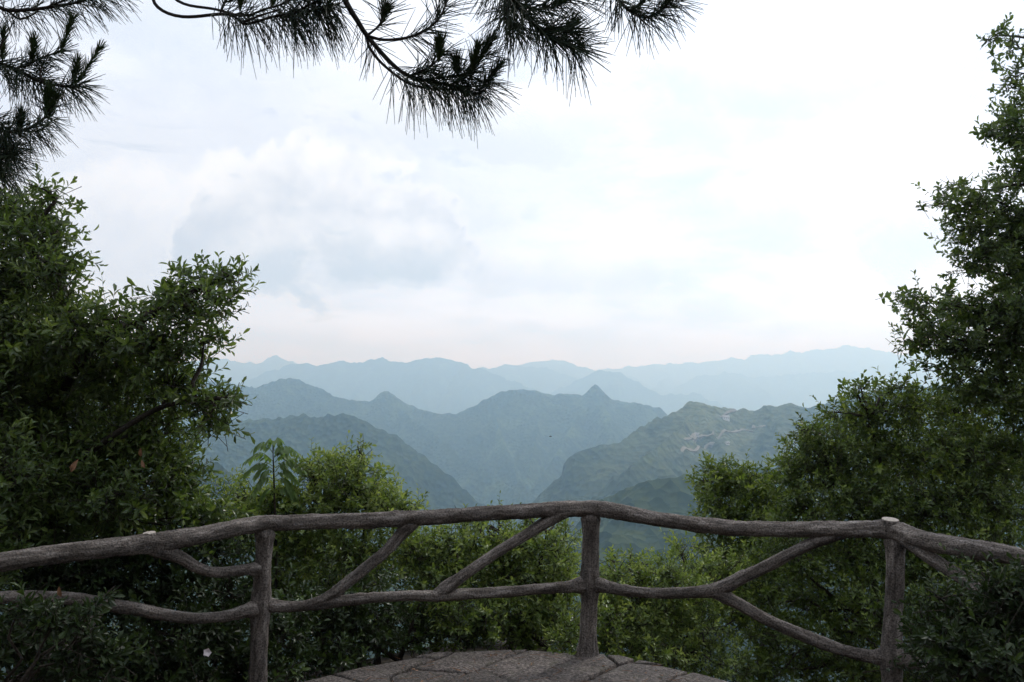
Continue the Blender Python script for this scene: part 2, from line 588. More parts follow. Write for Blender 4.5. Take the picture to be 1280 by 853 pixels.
def mountain_material():
    m, nt, b = material('forested_slopes')
    tc = nt.nodes.new('ShaderNodeTexCoord')
    big = nd(nt, 'ShaderNodeTexNoise', Scale=0.0030, Detail=7.0, Roughness=0.6)
    mid = nd(nt, 'ShaderNodeTexNoise', Scale=0.012, Detail=6.0, Roughness=0.62, Distortion=0.6)
    trees = nd(nt, 'ShaderNodeTexVoronoi', Scale=0.075)
    fine = nd(nt, 'ShaderNodeTexNoise', Scale=0.06, Detail=5.0, Roughness=0.7)
    for n in (big, mid, trees, fine):
        nt.links.new(tc.outputs['Object'], n.inputs['Vector'])
    sepc = nt.nodes.new('ShaderNodeSeparateColor')
    nt.links.new(trees.outputs['Color'], sepc.inputs[0])
    mm = nt.nodes.new('ShaderNodeMath')
    mm.operation = 'MULTIPLY_ADD'
    nt.links.new(sepc.outputs[0], mm.inputs[0])
    mm.inputs[1].default_value = 0.5
    sc = nt.nodes.new('ShaderNodeMath')
    sc.operation = 'MULTIPLY'
    nt.links.new(fine.outputs[0], sc.inputs[0])
    sc.inputs[1].default_value = 0.6
    nt.links.new(sc.outputs[0], mm.inputs[2])
    forest = ramp(nt, mm.outputs[0], [(0.2, (0.010, 0.018, 0.008)), (0.5, (0.023, 0.036, 0.014)), (0.85, (0.050, 0.066, 0.024))])
    grass = ramp(nt, fine.outputs[0], [(0.3, (0.046, 0.072, 0.026)), (0.7, (0.11, 0.14, 0.056))])
    a = nd(nt, 'ShaderNodeAttribute', attribute_name='cleared')
    f1 = ramp(nt, mid.outputs[0], [(0.50, (0, 0, 0)), (0.62, (1, 1, 1))])
    f2 = ramp(nt, big.outputs[0], [(0.42, (0, 0, 0)), (0.60, (1, 1, 1))])
    f = mix(nt, 1.0, f1, f2, 'MULTIPLY')
    f3 = ramp(nt, mid.outputs[0], [(0.40, (0, 0, 0)), (0.52, (1, 1, 1))])
    f = mix(nt, a.outputs['Fac'], f, f3)
    c = mix(nt, f, forest, grass)
    sp = nt.nodes.new('ShaderNodeSeparateXYZ')
    nt.links.new(tc.outputs['Object'], sp.inputs[0])
    zz = nt.nodes.new('ShaderNodeMath')
    zz.operation = 'MULTIPLY_ADD'
    nt.links.new(mid.outputs[0], zz.inputs[0])
    zz.inputs[1].default_value = 40.0
    nt.links.new(sp.outputs[2], zz.inputs[2])
    pp = nt.nodes.new('ShaderNodeMath')
    pp.operation = 'PINGPONG'
    nt.links.new(zz.outputs[0], pp.inputs[0])
    pp.inputs[1].default_value = 6.0
    st = ramp(nt, pp.outputs[0], [(0.55, (0, 0, 0)), (0.9, (1, 1, 1))])
    st = mix(nt, 1.0, st, f3, 'MULTIPLY')
    af = nt.nodes.new('ShaderNodeMath')
    af.operation = 'MULTIPLY'
    nt.links.new(a.outputs['Fac'], af.inputs[0])
    af.inputs[1].default_value = 0.8
    st = mix(nt, af.outputs[0], (0, 0, 0), st)
    c = mix(nt, st, c, (0.17, 0.16, 0.085))
    nt.links.new(c, b.inputs['Base Color'])
    b.inputs['Roughness'].default_value = 0.95
    b.inputs['Specular IOR Level'].default_value = 0.05
    bump(nt, trees.outputs['Distance'], 0.9, 9.0, b)
    return m


M['mountain'] = mountain_material()

# ------------------------------------------------------------------ the setting: mountains
# ridge crests: (photo column, photo row, distance in metres); slope; gully depth, gully width
RIDGES = [
    ('far', [(560, 470, 11000), (690, 464, 11000), (780, 460, 10900), (840, 455, 10800), (900, 450, 10700), (935, 446, 10600), (985, 440, 10600), (1030, 438, 10600), (1062, 432, 10500), (1095, 437, 10500), (1145, 437, 10500), (1200, 431, 10500), (1290, 436, 10500), (1420, 430, 10500), (1600, 440, 10500)], 0.36, 260, 900),
    ('far', [(700, 500, 7900), (815, 487, 7800), (850, 482, 7800), (872, 470, 7800), (905, 466, 7700), (950, 471, 7700), (1000, 468, 7700), (1050, 464, 7700), (1110, 470, 7700), (1200, 462, 7700), (1320, 470, 7700)], 0.40, 200, 800),
    ('far', [(-200, 455, 8600), (0, 452, 8600), (120, 462, 8600), (200, 455, 8600), (235, 453, 8500), (262, 448, 8500), (285, 450, 8500), (305, 455, 8500), (325, 452, 8500), (345, 446, 8500), (365, 454, 8500), (400, 462, 8500), (470, 470, 8500)], 0.4, 200, 800),
    ('far', [(580, 466, 9000), (644, 457, 9000), (660, 454, 9000), (677, 450, 9000), (698, 450, 9000), (719, 457, 9000), (745, 464, 9000), (790, 472, 9000)], 0.38, 200, 800),
    ('blue', [(-260, 470, 6000), (60, 466, 6000), (180, 462, 6000), (238, 460, 5900), (268, 472, 5900), (298, 481, 5900), (330, 466, 5800), (362, 456, 5800), (371, 453, 5800), (395, 456, 5800), (429, 451, 5800), (452, 455, 5750), (470, 448, 5750), (485, 449, 5700), (499, 452, 5700), (522, 451, 5700), (534, 448, 5700), (545, 446, 5700), (562, 450, 5700), (575, 452, 5700), (590, 458, 5650), (612, 464, 5600), (636, 475, 5500), (669, 487, 5400), (720, 506, 5300), (770, 530, 5200)], 0.46, 190, 520),
    ('blue', [(590, 464, 7200), (603, 460, 7200), (636, 456, 7200), (660, 459, 7200), (685, 461, 7100), (706, 468, 7100), (727, 478, 7000), (760, 492, 6900), (820, 515, 6800)], 0.42, 190, 600),
    ('blue', [(700, 486, 6000), (731, 471, 5900), (744, 465, 5900), (756, 464, 5900), (777, 466, 5850), (797, 478, 5800), (826, 493, 5700), (845, 494, 5700), (868, 491, 5700), (888, 500, 5600), (930, 515, 5500)], 0.44, 150, 520),
    ('mid', [(-300, 470, 3700), (100, 462, 3700), (190, 466, 3650), (230, 469, 3600), (262, 476, 3550), (278, 474, 3550), (292, 481, 3500), (325, 485, 3450), (338, 477, 3450), (350, 473, 3450), (367, 474, 3450), (396, 484, 3450), (425, 498, 3400), (448, 502, 3400), (462, 500, 3400), (470, 496, 3400), (477, 491, 3400), (481, 489, 3400), (487, 491, 3400), (497, 498, 3400), (520, 511, 3400), (553, 518, 3350), (574, 517, 3350), (594, 507, 3350), (610, 498, 3350), (627, 490, 3350), (656, 488, 3350), (685, 492, 3350), (700, 491, 3350), (714, 494, 3350), (728, 492, 3350), (736, 488, 3350), (741, 484, 3350), (744, 482, 3350), (747, 484, 3350), (753, 490, 3350), (764, 499, 3350), (797, 505, 3350), (822, 509, 3350), (836, 519, 3300), (880, 540, 3250), (960, 560, 3200)], 0.55, 120, 330),
    ('spur', [(480, 490, 3400), (505, 512, 3250), (540, 541, 3080), (580, 570, 2900), (620, 598, 2740), (655, 618, 2600)], 0.62, 60, 220),
    ('spur', [(367, 474, 3450), (400, 505, 3250), (450, 535, 3050), (500, 575, 2850), (540, 600, 2700)], 0.62, 60, 220),
    ('spur', [(627, 490, 3350), (618, 520, 3180), (632, 560, 2980), (650, 598, 2800)], 0.62, 60, 220),
    ('spur', [(743, 484, 3350), (722, 520, 3150), (700, 560, 2950), (675, 600, 2760)], 0.62, 60, 220),
    ('spur', [(685, 492, 3350), (672, 530, 3130), (664, 570, 2930), (658, 604, 2770)], 0.62, 50, 200),
    ('near', [(-300, 560, 2100), (60, 540, 2000), (180, 534, 1950), (263, 528, 1900), (313, 525, 1880), (346, 521, 1880), (383, 518, 1870), (400, 521, 1870), (416, 517, 1860), (437, 517, 1860), (448, 521, 1860), (462, 528, 1860), (495, 544, 1850), (520, 563, 1840), (545, 581, 1830), (570, 602, 1820), (594, 623, 1810), (620, 645, 1800)], 0.62, 75, 210),
    ('spur', [(437, 517, 1860), (450, 560, 1680), (480, 610, 1520), (500, 650, 1420)], 0.64, 45, 150),
    ('near', [(640, 660, 1760), (669, 623, 1740), (688, 605, 1730), (702, 590, 1720), (705, 575, 1720), (723, 563, 1720), (750, 557, 1720), (777, 552, 1720), (792, 540, 1730), (806, 530, 1740), (820, 524, 1750), (835, 518, 1760), (850, 509, 1770), (864, 502, 1780), (874, 503, 1780), (884, 507, 1780), (905, 509, 1790), (930, 511, 1800), (950, 512, 1800), (956, 507, 1790), (963, 506, 1790), (978, 505, 1780), (988, 504, 1780), (998, 507, 1780), (1008, 511, 1780), (1024, 506, 1780), (1037, 499, 1780), (1060, 494, 1780), (1120, 484, 1800), (1300, 478, 1850), (1500, 480, 1900)], 0.52, 45, 170),
    ('spur', [(864, 502, 1780), (850, 535, 1600), (820, 560, 1480), (780, 590, 1390)], 0.5, 35, 130),
    ('near', [(690, 700, 900), (743, 626, 860), (780, 611, 850), (806, 601, 840), (840, 596, 830), (872, 594, 830), (930, 588, 830), (1050, 570, 840), (1250, 560, 860)], 0.62, 45, 120),
    ('near', [(180, 640, 1000), (225, 590, 960), (255, 577, 940), (275, 579, 930), (300, 600, 910), (330, 630, 890)], 0.60, 40, 130),
]
BASE_Z = -470.0


def far_out(d):
    return float(np.interp(d, [0, 4500, 5200, 6200, 7200, 7900, 9000, 10500, 11000], [0, 4500, 7100, 8000, 9000, 9600, 10300, 11000, 11300]))


RIDGES = [(k, [(p[0], p[1], far_out(p[2])) for p in pts], sl_, gd, gw) for k, pts, sl_, gd, gw in RIDGES]
_rp = []
for kind, pts, slope, gd, gw in RIDGES:
    crest = np.array([at(*p) for p in pts])
    if kind == 'spur':                      # side spurs leave the crest a little below it
        crest[0, 2] -= 0.012 * pts[0][2]
        slope = 0.92
    _rp.append((crest, slope, gd, gw))



def mountain_height(x, y):
    h = np.full(x.shape, BASE_Z) + 25 * fbm(x / 900, y / 900, 3, 77)
    wx = x + 60 * perlin(x / 420, y / 420, 5)
    wy = y + 60 * perlin(x / 420, y / 420, 6)
    for k, (P, slope, gd, gw) in enumerate(_rp):
        best = np.full(x.shape, 1e9)
        hc = np.zeros(x.shape)
        al = np.zeros(x.shape)
        run = 0.0
        for i in range(len(P) - 1):
            a, b = P[i], P[i + 1]
            ab = b[:2] - a[:2]
            ln = math.sqrt(ab @ ab)
            t = np.clip(((x - a[0]) * ab[0] + (y - a[1]) * ab[1]) / max(1e-6, ab @ ab), 0, 1)
            d = np.hypot(x - (a[0] + ab[0] * t), y - (a[1] + ab[1] * t))
            m = d < best
            best = np.where(m, d, best)
            hc = np.where(m, a[2] + (b[2] - a[2]) * t, hc)
            al = np.where(m, run + ln * t, al)
            run += ln
        # spurs and gullies run straight down from the crest and fork on the way
        warp = 0.55 * fbm(x / (gw * 2.6) + k * 3.3, y / (gw * 2.6), 3, 11 + k)
        tri = lambda q: 1 - 4 * np.abs(q - np.floor(q + 0.5))
        g = 0.62 * tri(al / (gw * 1.5) + warp + k * 0.37) + 0.40 * tri(al / (gw * 0.62) + warp * 2.2 + best / (gw * 9)) + 0.45 * (ridged(wx / gw + 13.7 * k, wy / gw, 3, 11 + k) - 0.5)
        g2 = fbm(x / (gw * 0.25), y / (gw * 0.25), 3, 31 + k)
        rm = float(np.hypot(P[:, 0], P[:, 1]).mean())
        amp = np.minimum(best * 0.60 * slope, gd)
        e = hc - slope * (best + 0.012 * rm * (1 - np.exp(-best / (0.012 * rm))) + 0.00006 * best * best) + g * amp + g2 * np.minimum(best * 0.07, gd * 0.12)
        e = e + 0.0056 * rm * (ridged(al / ((0.030 if rm < 5000 else 0.021) * rm) + 7.1 * k, best / (0.2 * rm) + 0.3, 4, 91) - 0.55) * np.exp(-best / (0.10 * rm))
        e = e + 0.0016 * rm * fbm(x / (0.012 * rm) + k, y / (0.012 * rm), 3, 91, 0.6)
        if rm < 2600:
            e = e + 3.2 * fbm(x / 30, y / 30, 2, 97)
        h = np.maximum(h, np.where(best < 4200, e, -1e4))
    return np.maximum(h, BASE_Z - 40)


def terrain():
    f = np.tan(np.radians(np.linspace(-36, 36, 500)))
    az = np.arctan(f)
    side = np.radians(np.concatenate([np.linspace(36.6, 60, 26), np.linspace(63, 180, 30)]))
    az = np.concatenate([-side[::-1], az, side[:-1]])
    spans = []
    for P, *_ in _rp:
        q = np.hypot(P[:, 0], P[:, 1])[np.abs(np.arctan2(P[:, 0], P[:, 1])) < 0.62]
        spans.append((q.min() - 30, q.max() + 30))
    r, a = [], 560.0
    while a < 12000:
        r.append(a)
        crest = any(u <= a <= v for u, v in spans)
        a += (0.0028 if a > 2300 else 0.0055) * a if crest else 0.009 * a
    r = np.array(r + [12300, 12700])
    A, R = np.meshgrid(az, r, indexing='ij')
    x = R * np.sin(A)
    y = R * np.cos(A)
    z = mountain_height(x, y)
    # lateral and rear country: rolling hills of the same kind
    out = np.clip((np.abs(A) - math.radians(42)) / math.radians(20), 0, 1)
    roll = -330 + 230 * ridged(x / 2600, y / 2600, 5, 55) + 60 * fbm(x / 500, y / 500, 4, 66)
    z = z * (1 - out) + np.maximum(z * 0 + roll, BASE_Z) * out
    z[:, -1] = np.minimum(z[:, -1], -150)
    n, m = A.shape
    i = np.arange(n)[:, None] * m
    j = np.arange(m - 1)[None, :]
    i2 = np.roll(i, -1, axis=0)
    q = np.stack([i + j, i2 + j, i2 + j + 1, i + j + 1], -1).reshape(-1, 4)[:, ::-1]
    c0 = at(905, 545, 1690)
    cl = np.exp(-(((x - c0[0]) / 230) ** 2 + ((y - c0[1]) / 330) ** 2))
    V = np.stack([x, y, z], -1).reshape(-1, 3)
    # close the middle with one point far below
    V = np.vstack([V, [0, 0, BASE_Z - 30]])
    k = len(V) - 1
    first = (np.arange(n) * m)
    tri = np.stack([np.full(n, k), np.roll(first, -1), first], -1)
    o = build('mountains', V, [q, tri], M['mountain'], None, True, {'cleared': ('FLOAT', np.append(cl.ravel(), 0) * 0.6)})
    o['kind'] = 'structure'
    o['label'] = 'forested mountain ridges fading blue into the haze'
    return o


terrain()


def on_mountain(px, py, d0=700, d1=2600):
    """Where the line of sight through this place of the photograph meets the slope."""
    d = np.linspace(d0, d1, 1200)
    v = FWD + RIGHT * ((px - 640.0) / FPX) + UPC * ((426.5 - py) / FPX)
    P = EYEP + v[None, :] * (d / v[1])[:, None]
    h = mountain_height(P[:, 0], P[:, 1])
    k = np.argmax(P[:, 2] <= h)
    p = P[k].copy()
    p[2] = h[k]
    return p


def dirt_track(pxs, width):
    pts = np.array([on_mountain(*p) for p in pxs])
    pts, _ = catmull(pts, np.ones(len(pts)), 9.0)
    pts[:, 2] = mountain_height(pts[:, 0], pts[:, 1])
    n = len(pts)
    w = 0.5 * width * (0.7 + 0.6 * np.random.default_rng(int(width * 10)).random(n))
    T = unit(np.gradient(pts[:, :2], axis=0))
    S = np.stack([-T[:, 1], T[:, 0]], -1)
    rows = []
    for s in (-1, -0.33, 0.33, 1):
        xy = pts[:, :2] + S * (w * s)[:, None]
        z = np.maximum(mountain_height(xy[:, 0], xy[:, 1]), pts[:, 2] - 1.5) + 1.6
        rows.append(np.column_stack([xy, z]))
    top = np.concatenate(rows)
    bot = top - [0, 0, 5]
    V = np.vstack([top, bot])
    i = np.arange(n - 1)
    F = []
    for a in range(3):
        F.append(np.stack([a * n + i, a * n + i + 1, (a + 1) * n + i + 1, (a + 1) * n + i], -1))
    for a in (0, 3):
        F.append(np.stack([a * n + i, a * n + i + 1, 4 * n + a * n + i + 1, 4 * n + a * n + i], -1))
    o = build('dirt_road', V, [np.concatenate(F)], M['earth'])
    o['kind'] = 'structure'
    return o


for pxs, w in (([(855, 551), (864, 549), (872, 547), (880, 545.5), (890, 544), (903, 542), (916, 541), (930, 538), (948, 534), (957, 533)], 3.6),
               ([(852, 566), (862, 564), (872, 562), (882, 560), (892, 557)], 5), ([(863, 547.5), (870, 546), (879, 544.5)], 9), ([(900, 522), (906, 519), (912, 516), (920, 514)], 3.2), ([(940, 535.5), (948, 534.5)], 6)):
    dirt_track(pxs, w)


def far_house(px, py, w, dpt, hgt, rz, label):
    p = on_mountain(px, py)
    t = thing('farmhouse', label, 'house', tuple(p), 'farmhouses on the cleared slope')
    t.rotation_euler = (0, 0, rz)
    a, b = w / 2, dpt / 2
    e = 6.0
    V = [(-a, -b, -e), (a, -b, -e), (a, b, -e), (-a, b, -e), (-a, -b, hgt), (a, -b, hgt), (a, b, hgt), (-a, b, hgt), (-a, 0, hgt + dpt * 0.3), (a, 0, hgt + dpt * 0.3)]
    build('wall', V, [np.array([(0, 1, 5, 4), (1, 2, 6, 5), (2, 3, 7, 6), (3, 0, 4, 7)]), np.array([(4, 8, 7), (5, 6, 9)])], M['house_wall'], t, False)
    k = 0.8
    V = []
    for zz in (0.15, 0.55):
        V += [(-a - k, -b - k, hgt - k * 0.6 + zz), (a + k, -b - k, hgt - k * 0.6 + zz), (a + k, 0, hgt + dpt * 0.3 + zz), (-a - k, 0, hgt + dpt * 0.3 + zz), (a + k, b + k, hgt - k * 0.6 + zz), (-a - k, b + k, hgt - k * 0.6 + zz)]
    F = [(6, 7, 8, 9), (9, 8, 10, 11), (1, 0, 3, 2), (2, 3, 5, 4), (0, 1, 7, 6), (1, 2, 8, 7), (2, 4, 10, 8), (4, 5, 11, 10), (5, 3, 9, 11), (3, 0, 6, 9)]
    build('roof', V, [np.array(F)], M['house_roof'], t, False)
    for s in (-0.3, 0.0, 0.3):
        W = [(s * w - 0.7, -b - 0.06, hgt * 0.35), (s * w + 0.7, -b - 0.06, hgt * 0.35), (s * w + 0.7, -b - 0.06, hgt * 0.75), (s * w - 0.7, -b - 0.06, hgt * 0.75)]
        W += [(x, y + 0.05, z) for x, y, z in W]
        build('window', W, [np.array([(0, 1, 2, 3), (0, 4, 5, 1), (1, 5, 6, 2), (2, 6, 7, 3), (3, 7, 4, 0)])], M['bird'], t, False)


far_house(907, 524.5, 14, 8, 5.5, 0.15, 'small pale farmhouse high on the cleared slope')
far_house(871, 546, 9, 7, 5, -0.2, 'small pale farmhouse beside the widest bare earth terrace')
far_house(909, 556, 7, 6, 4, 0.3, 'lowest and smallest pale farmhouse on the cleared slope')


# ------------------------------------------------------------------ the hill we stand on
def ground_height(x, y):
    ax = np.abs(x)
    edge = np.interp(ax, [0, 0.5, 0.8, 1.1, 1.3, 2.5, 3.2, 9.0], [5.26, 5.2, 5.05, 4.8, 4.58, 4.5, 3.8, 2.6])
    q = np.maximum(0, y - edge - 0.02)
    gentle = np.interp(x, [0.3, 1.0], [0.22, 0.95])
    z = -0.1 - gentle * np.minimum(q, 1.6) - np.interp(x, [0.3, 1.0], [0.34, 0.5]) * np.maximum(0, q - 1.6) - 0.25 * np.maximum(0, q - 6)
    side = np.maximum(0, ax - 4.0)
    z = z - 0.12 * side - 0.3 * np.maximum(0, side - 12)
    back = np.maximum(0, -y - 3.2)
    z = z + 0.75 * back - 0.55 * np.maximum(0, back - 60) - 0.6 * np.maximum(0, back - 160)  # unseen slope behind the camera, added to block the rear sky
    r = np.hypot(x, y)
    z = z + (0.05 * fbm(x * 0.9, y * 0.9, 4, 3) + 0.02) * np.clip((r - 5.6) / 1.5, 0, 1)
    z = z + 3 * fbm(x / 22, y / 22, 3, 8) * np.clip((r - 18) / 40, 0, 1)
    return np.maximum(z, BASE_Z - 20)


def ground():
    n = 144
    az = np.linspace(0, 2 * math.pi, n, endpoint=False)
    r = np.concatenate([np.linspace(0.5, 14, 110), np.geomspace(14.4, 760, 70)])
    A, R = np.meshgrid(az, r, indexing='ij')
    x, y = R * np.sin(A), R * np.cos(A)
    z = ground_height(x, y)
    m = len(r)
    i = np.arange(n)[:, None] * m
    i2 = np.roll(i, -1, axis=0)
    j = np.arange(m - 1)[None, :]
    q = np.stack([i + j, i + j + 1, i2 + j + 1, i2 + j], -1).reshape(-1, 4)[:, ::-1]
    V = np.vstack([np.stack([x, y, z], -1).reshape(-1, 3), [0, 0, -0.08]])
    first = np.arange(n) * m
    tri = np.stack([np.full(n, len(V) - 1), np.roll(first, -1), first], -1)[:, ::-1]
    o = build('ground', V, [q, tri], M['soil'])
    o['kind'] = 'structure'


ground()

# ------------------------------------------------------------------ the paved platform
OUTLINE = [(0.10, 5.31), (-0.45, 5.20), (-0.90, 4.98), (-1.36, 4.62), (-1.80, 4.0), (-1.95, 3.0), (-2.05, 1.2), (-2.05, -1.6),
           (2.05, -1.6), (2.05, 1.2), (1.98, 3.0), (1.86, 3.9), (1.44, 4.56), (1.08, 4.90), (0.66, 5.19)]


def clip_poly(poly, clip):
    out = poly
    n = len(clip)
    for i in range(n):
        a, b = clip[i], clip[(i + 1) % n]
        src, out = out, []
        if not src:
            break

        def side(p):
            return (b[0] - a[0]) * (p[1] - a[1]) - (b[1] - a[1]) * (p[0] - a[0])
        for k in range(len(src)):
            p, q = src[k], src[(k + 1) % len(src)]
            sp, sq = side(p), side(q)
            if sp >= 0:
                out.append(p)
            if (sp >= 0) != (sq >= 0):
                t = sp / (sp - sq)
                out.append((p[0] + (q[0] - p[0]) * t, p[1] + (q[1] - p[1]) * t))
    return out


def platform():
    rng = random.Random(5)
    pav = bpy.data.objects.new('pavement', None)
    C.objects.link(pav)
    pav['kind'] = 'structure'
    O = OUTLINE
    bed = [(x * 0.985, 1.8 + (y - 1.8) * 0.985) for x, y in O]
    n = len(bed)
    V = [(x, y, -0.035) for x, y in bed] + [(x, y, -0.2) for x, y in bed] + [(0, 1.8, -0.035)]
    F4 = [(i, (i + 1) % n, n + (i + 1) % n, n + i) for i in range(n)]
    F3 = [(2 * n, i, (i + 1) % n) for i in range(n)]
    b = build('mortar_bed', V, [np.array(F4), np.array(F3)], M['soil'], pav, False)
    e = np.array([0.65, 0.76]); e /= np.linalg.norm(e)      # long joints
    w = np.array([e[1], -e[0]])
    offs = [-5.4]
    known = [-3.665, -3.368, -3.05, -2.77, -2.42]
    a = -3.665
    while a > -5.6:
        a -= rng.uniform(0.28, 0.36); known.insert(0, a)
    a = -2.42
    while a < 3.0:
        a += rng.uniform(0.28, 0.36); known.append(a)
    cnt = 0
    for k in range(len(known) - 1):
        o0, o1 = known[k], known[k + 1]
        s = -3.0 - rng.random() * 0.4
        cuts = [s]
        while s < 6:
            s += rng.uniform(0.34, 0.62); cuts.append(s)
        sk = [rng.uniform(-0.10, 0.10) for _ in cuts]
        for c in range(len(cuts) - 1):
            g = 0.006
            j = lambda: rng.uniform(-0.012, 0.012)
            quad = [(o0 + g + j(), cuts[c] + g - sk[c]), (o1 - g + j(), cuts[c] + g + sk[c]), (o1 - g + j(), cuts[c + 1] - g + sk[c + 1]), (o0 + g + j(), cuts[c + 1] - g - sk[c + 1])]
            # wavy edges
            pts = []
            for q in range(4):
                p0, p1 = quad[q], quad[(q + 1) % 4]
                pts.append((p0[0] + j() * 0.6, p0[1] + j() * 0.6))
                for t in (0.33, 0.66):
                    pts.append((p0[0] + (p1[0] - p0[0]) * t + j() * 0.8, p0[1] + (p1[1] - p0[1]) * t + j() * 0.8))
            pw = [tuple(w * p[0] + e * p[1]) for p in pts]
            ar = sum(pw[i][0] * pw[(i + 1) % len(pw)][1] - pw[(i + 1) % len(pw)][0] * pw[i][1] for i in range(len(pw)))
            if ar < 0:
                pw = pw[::-1]
            pc = clip_poly(pw, O)
            if len(pc) < 3:
                continue
            ar = 0.5 * abs(sum(pc[i][0] * pc[(i + 1) % len(pc)][1] - pc[(i + 1) % len(pc)][0] * pc[i][1] for i in range(len(pc))))
            if ar < 0.002:
                continue
            P = np.array(pc)
            cen = P.mean(0)
            zt = rng.uniform(-0.010, 0.008)
            tilt = (rng.uniform(-0.012, 0.012), rng.uniform(-0.012, 0.012))
            rings = []
            for sc, dz in ((1.0, -0.09), (1.0, -0.012), (0.965, -0.003), (0.80, 0.002), (0.4, 0.003)):
                q = cen + (P - cen) * sc
                zz = zt + dz + (q - cen) @ np.array(tilt)
                if dz > -0.05:
                    zz = zz + 0.012 * fbm(q[:, 0] * 7, q[:, 1] * 7, 3, 4)
                rings.append(np.column_stack([q, zz]))
            m = len(P)
            V = np.vstack(rings + [np.array([[cen[0], cen[1], zt + 0.003]])])
            ii = np.arange(m)
            F = np.concatenate([np.stack([r * m + ii, r * m + (ii + 1) % m, (r + 1) * m + (ii + 1) % m, (r + 1) * m + ii], -1) for r in range(4)])
            T = np.stack([4 * m + ii, 4 * m + (ii + 1) % m, np.full(m, 5 * m)], -1)
            so = build('slab', V - np.array([cen[0], cen[1], 0]), [F, T], M['stone'], pav)
            so.location = (cen[0], cen[1], 0)
            cnt += 1


platform()

# ------------------------------------------------------------------ the railing of rough logs
_post = [(-600, 2.9), (-500, 3.0), (0, 3.58), (328, 4.61), (737, 5.20), (1117, 4.53), (1280, 3.95), (1420, 3.5), (1950, 2.55)]


def rail_d(px):
    """Distance of the railing line; straight runs between the posts in plan."""
    for (a, da), (b, db) in zip(_post[:-1], _post[1:]):
        if a <= px <= b:
            t = (px - a) / (b - a)
            return 1.0 / (1 / da + (1 / db - 1 / da) * t)
    return _post[0][1] if px < 0 else _post[-1][1]


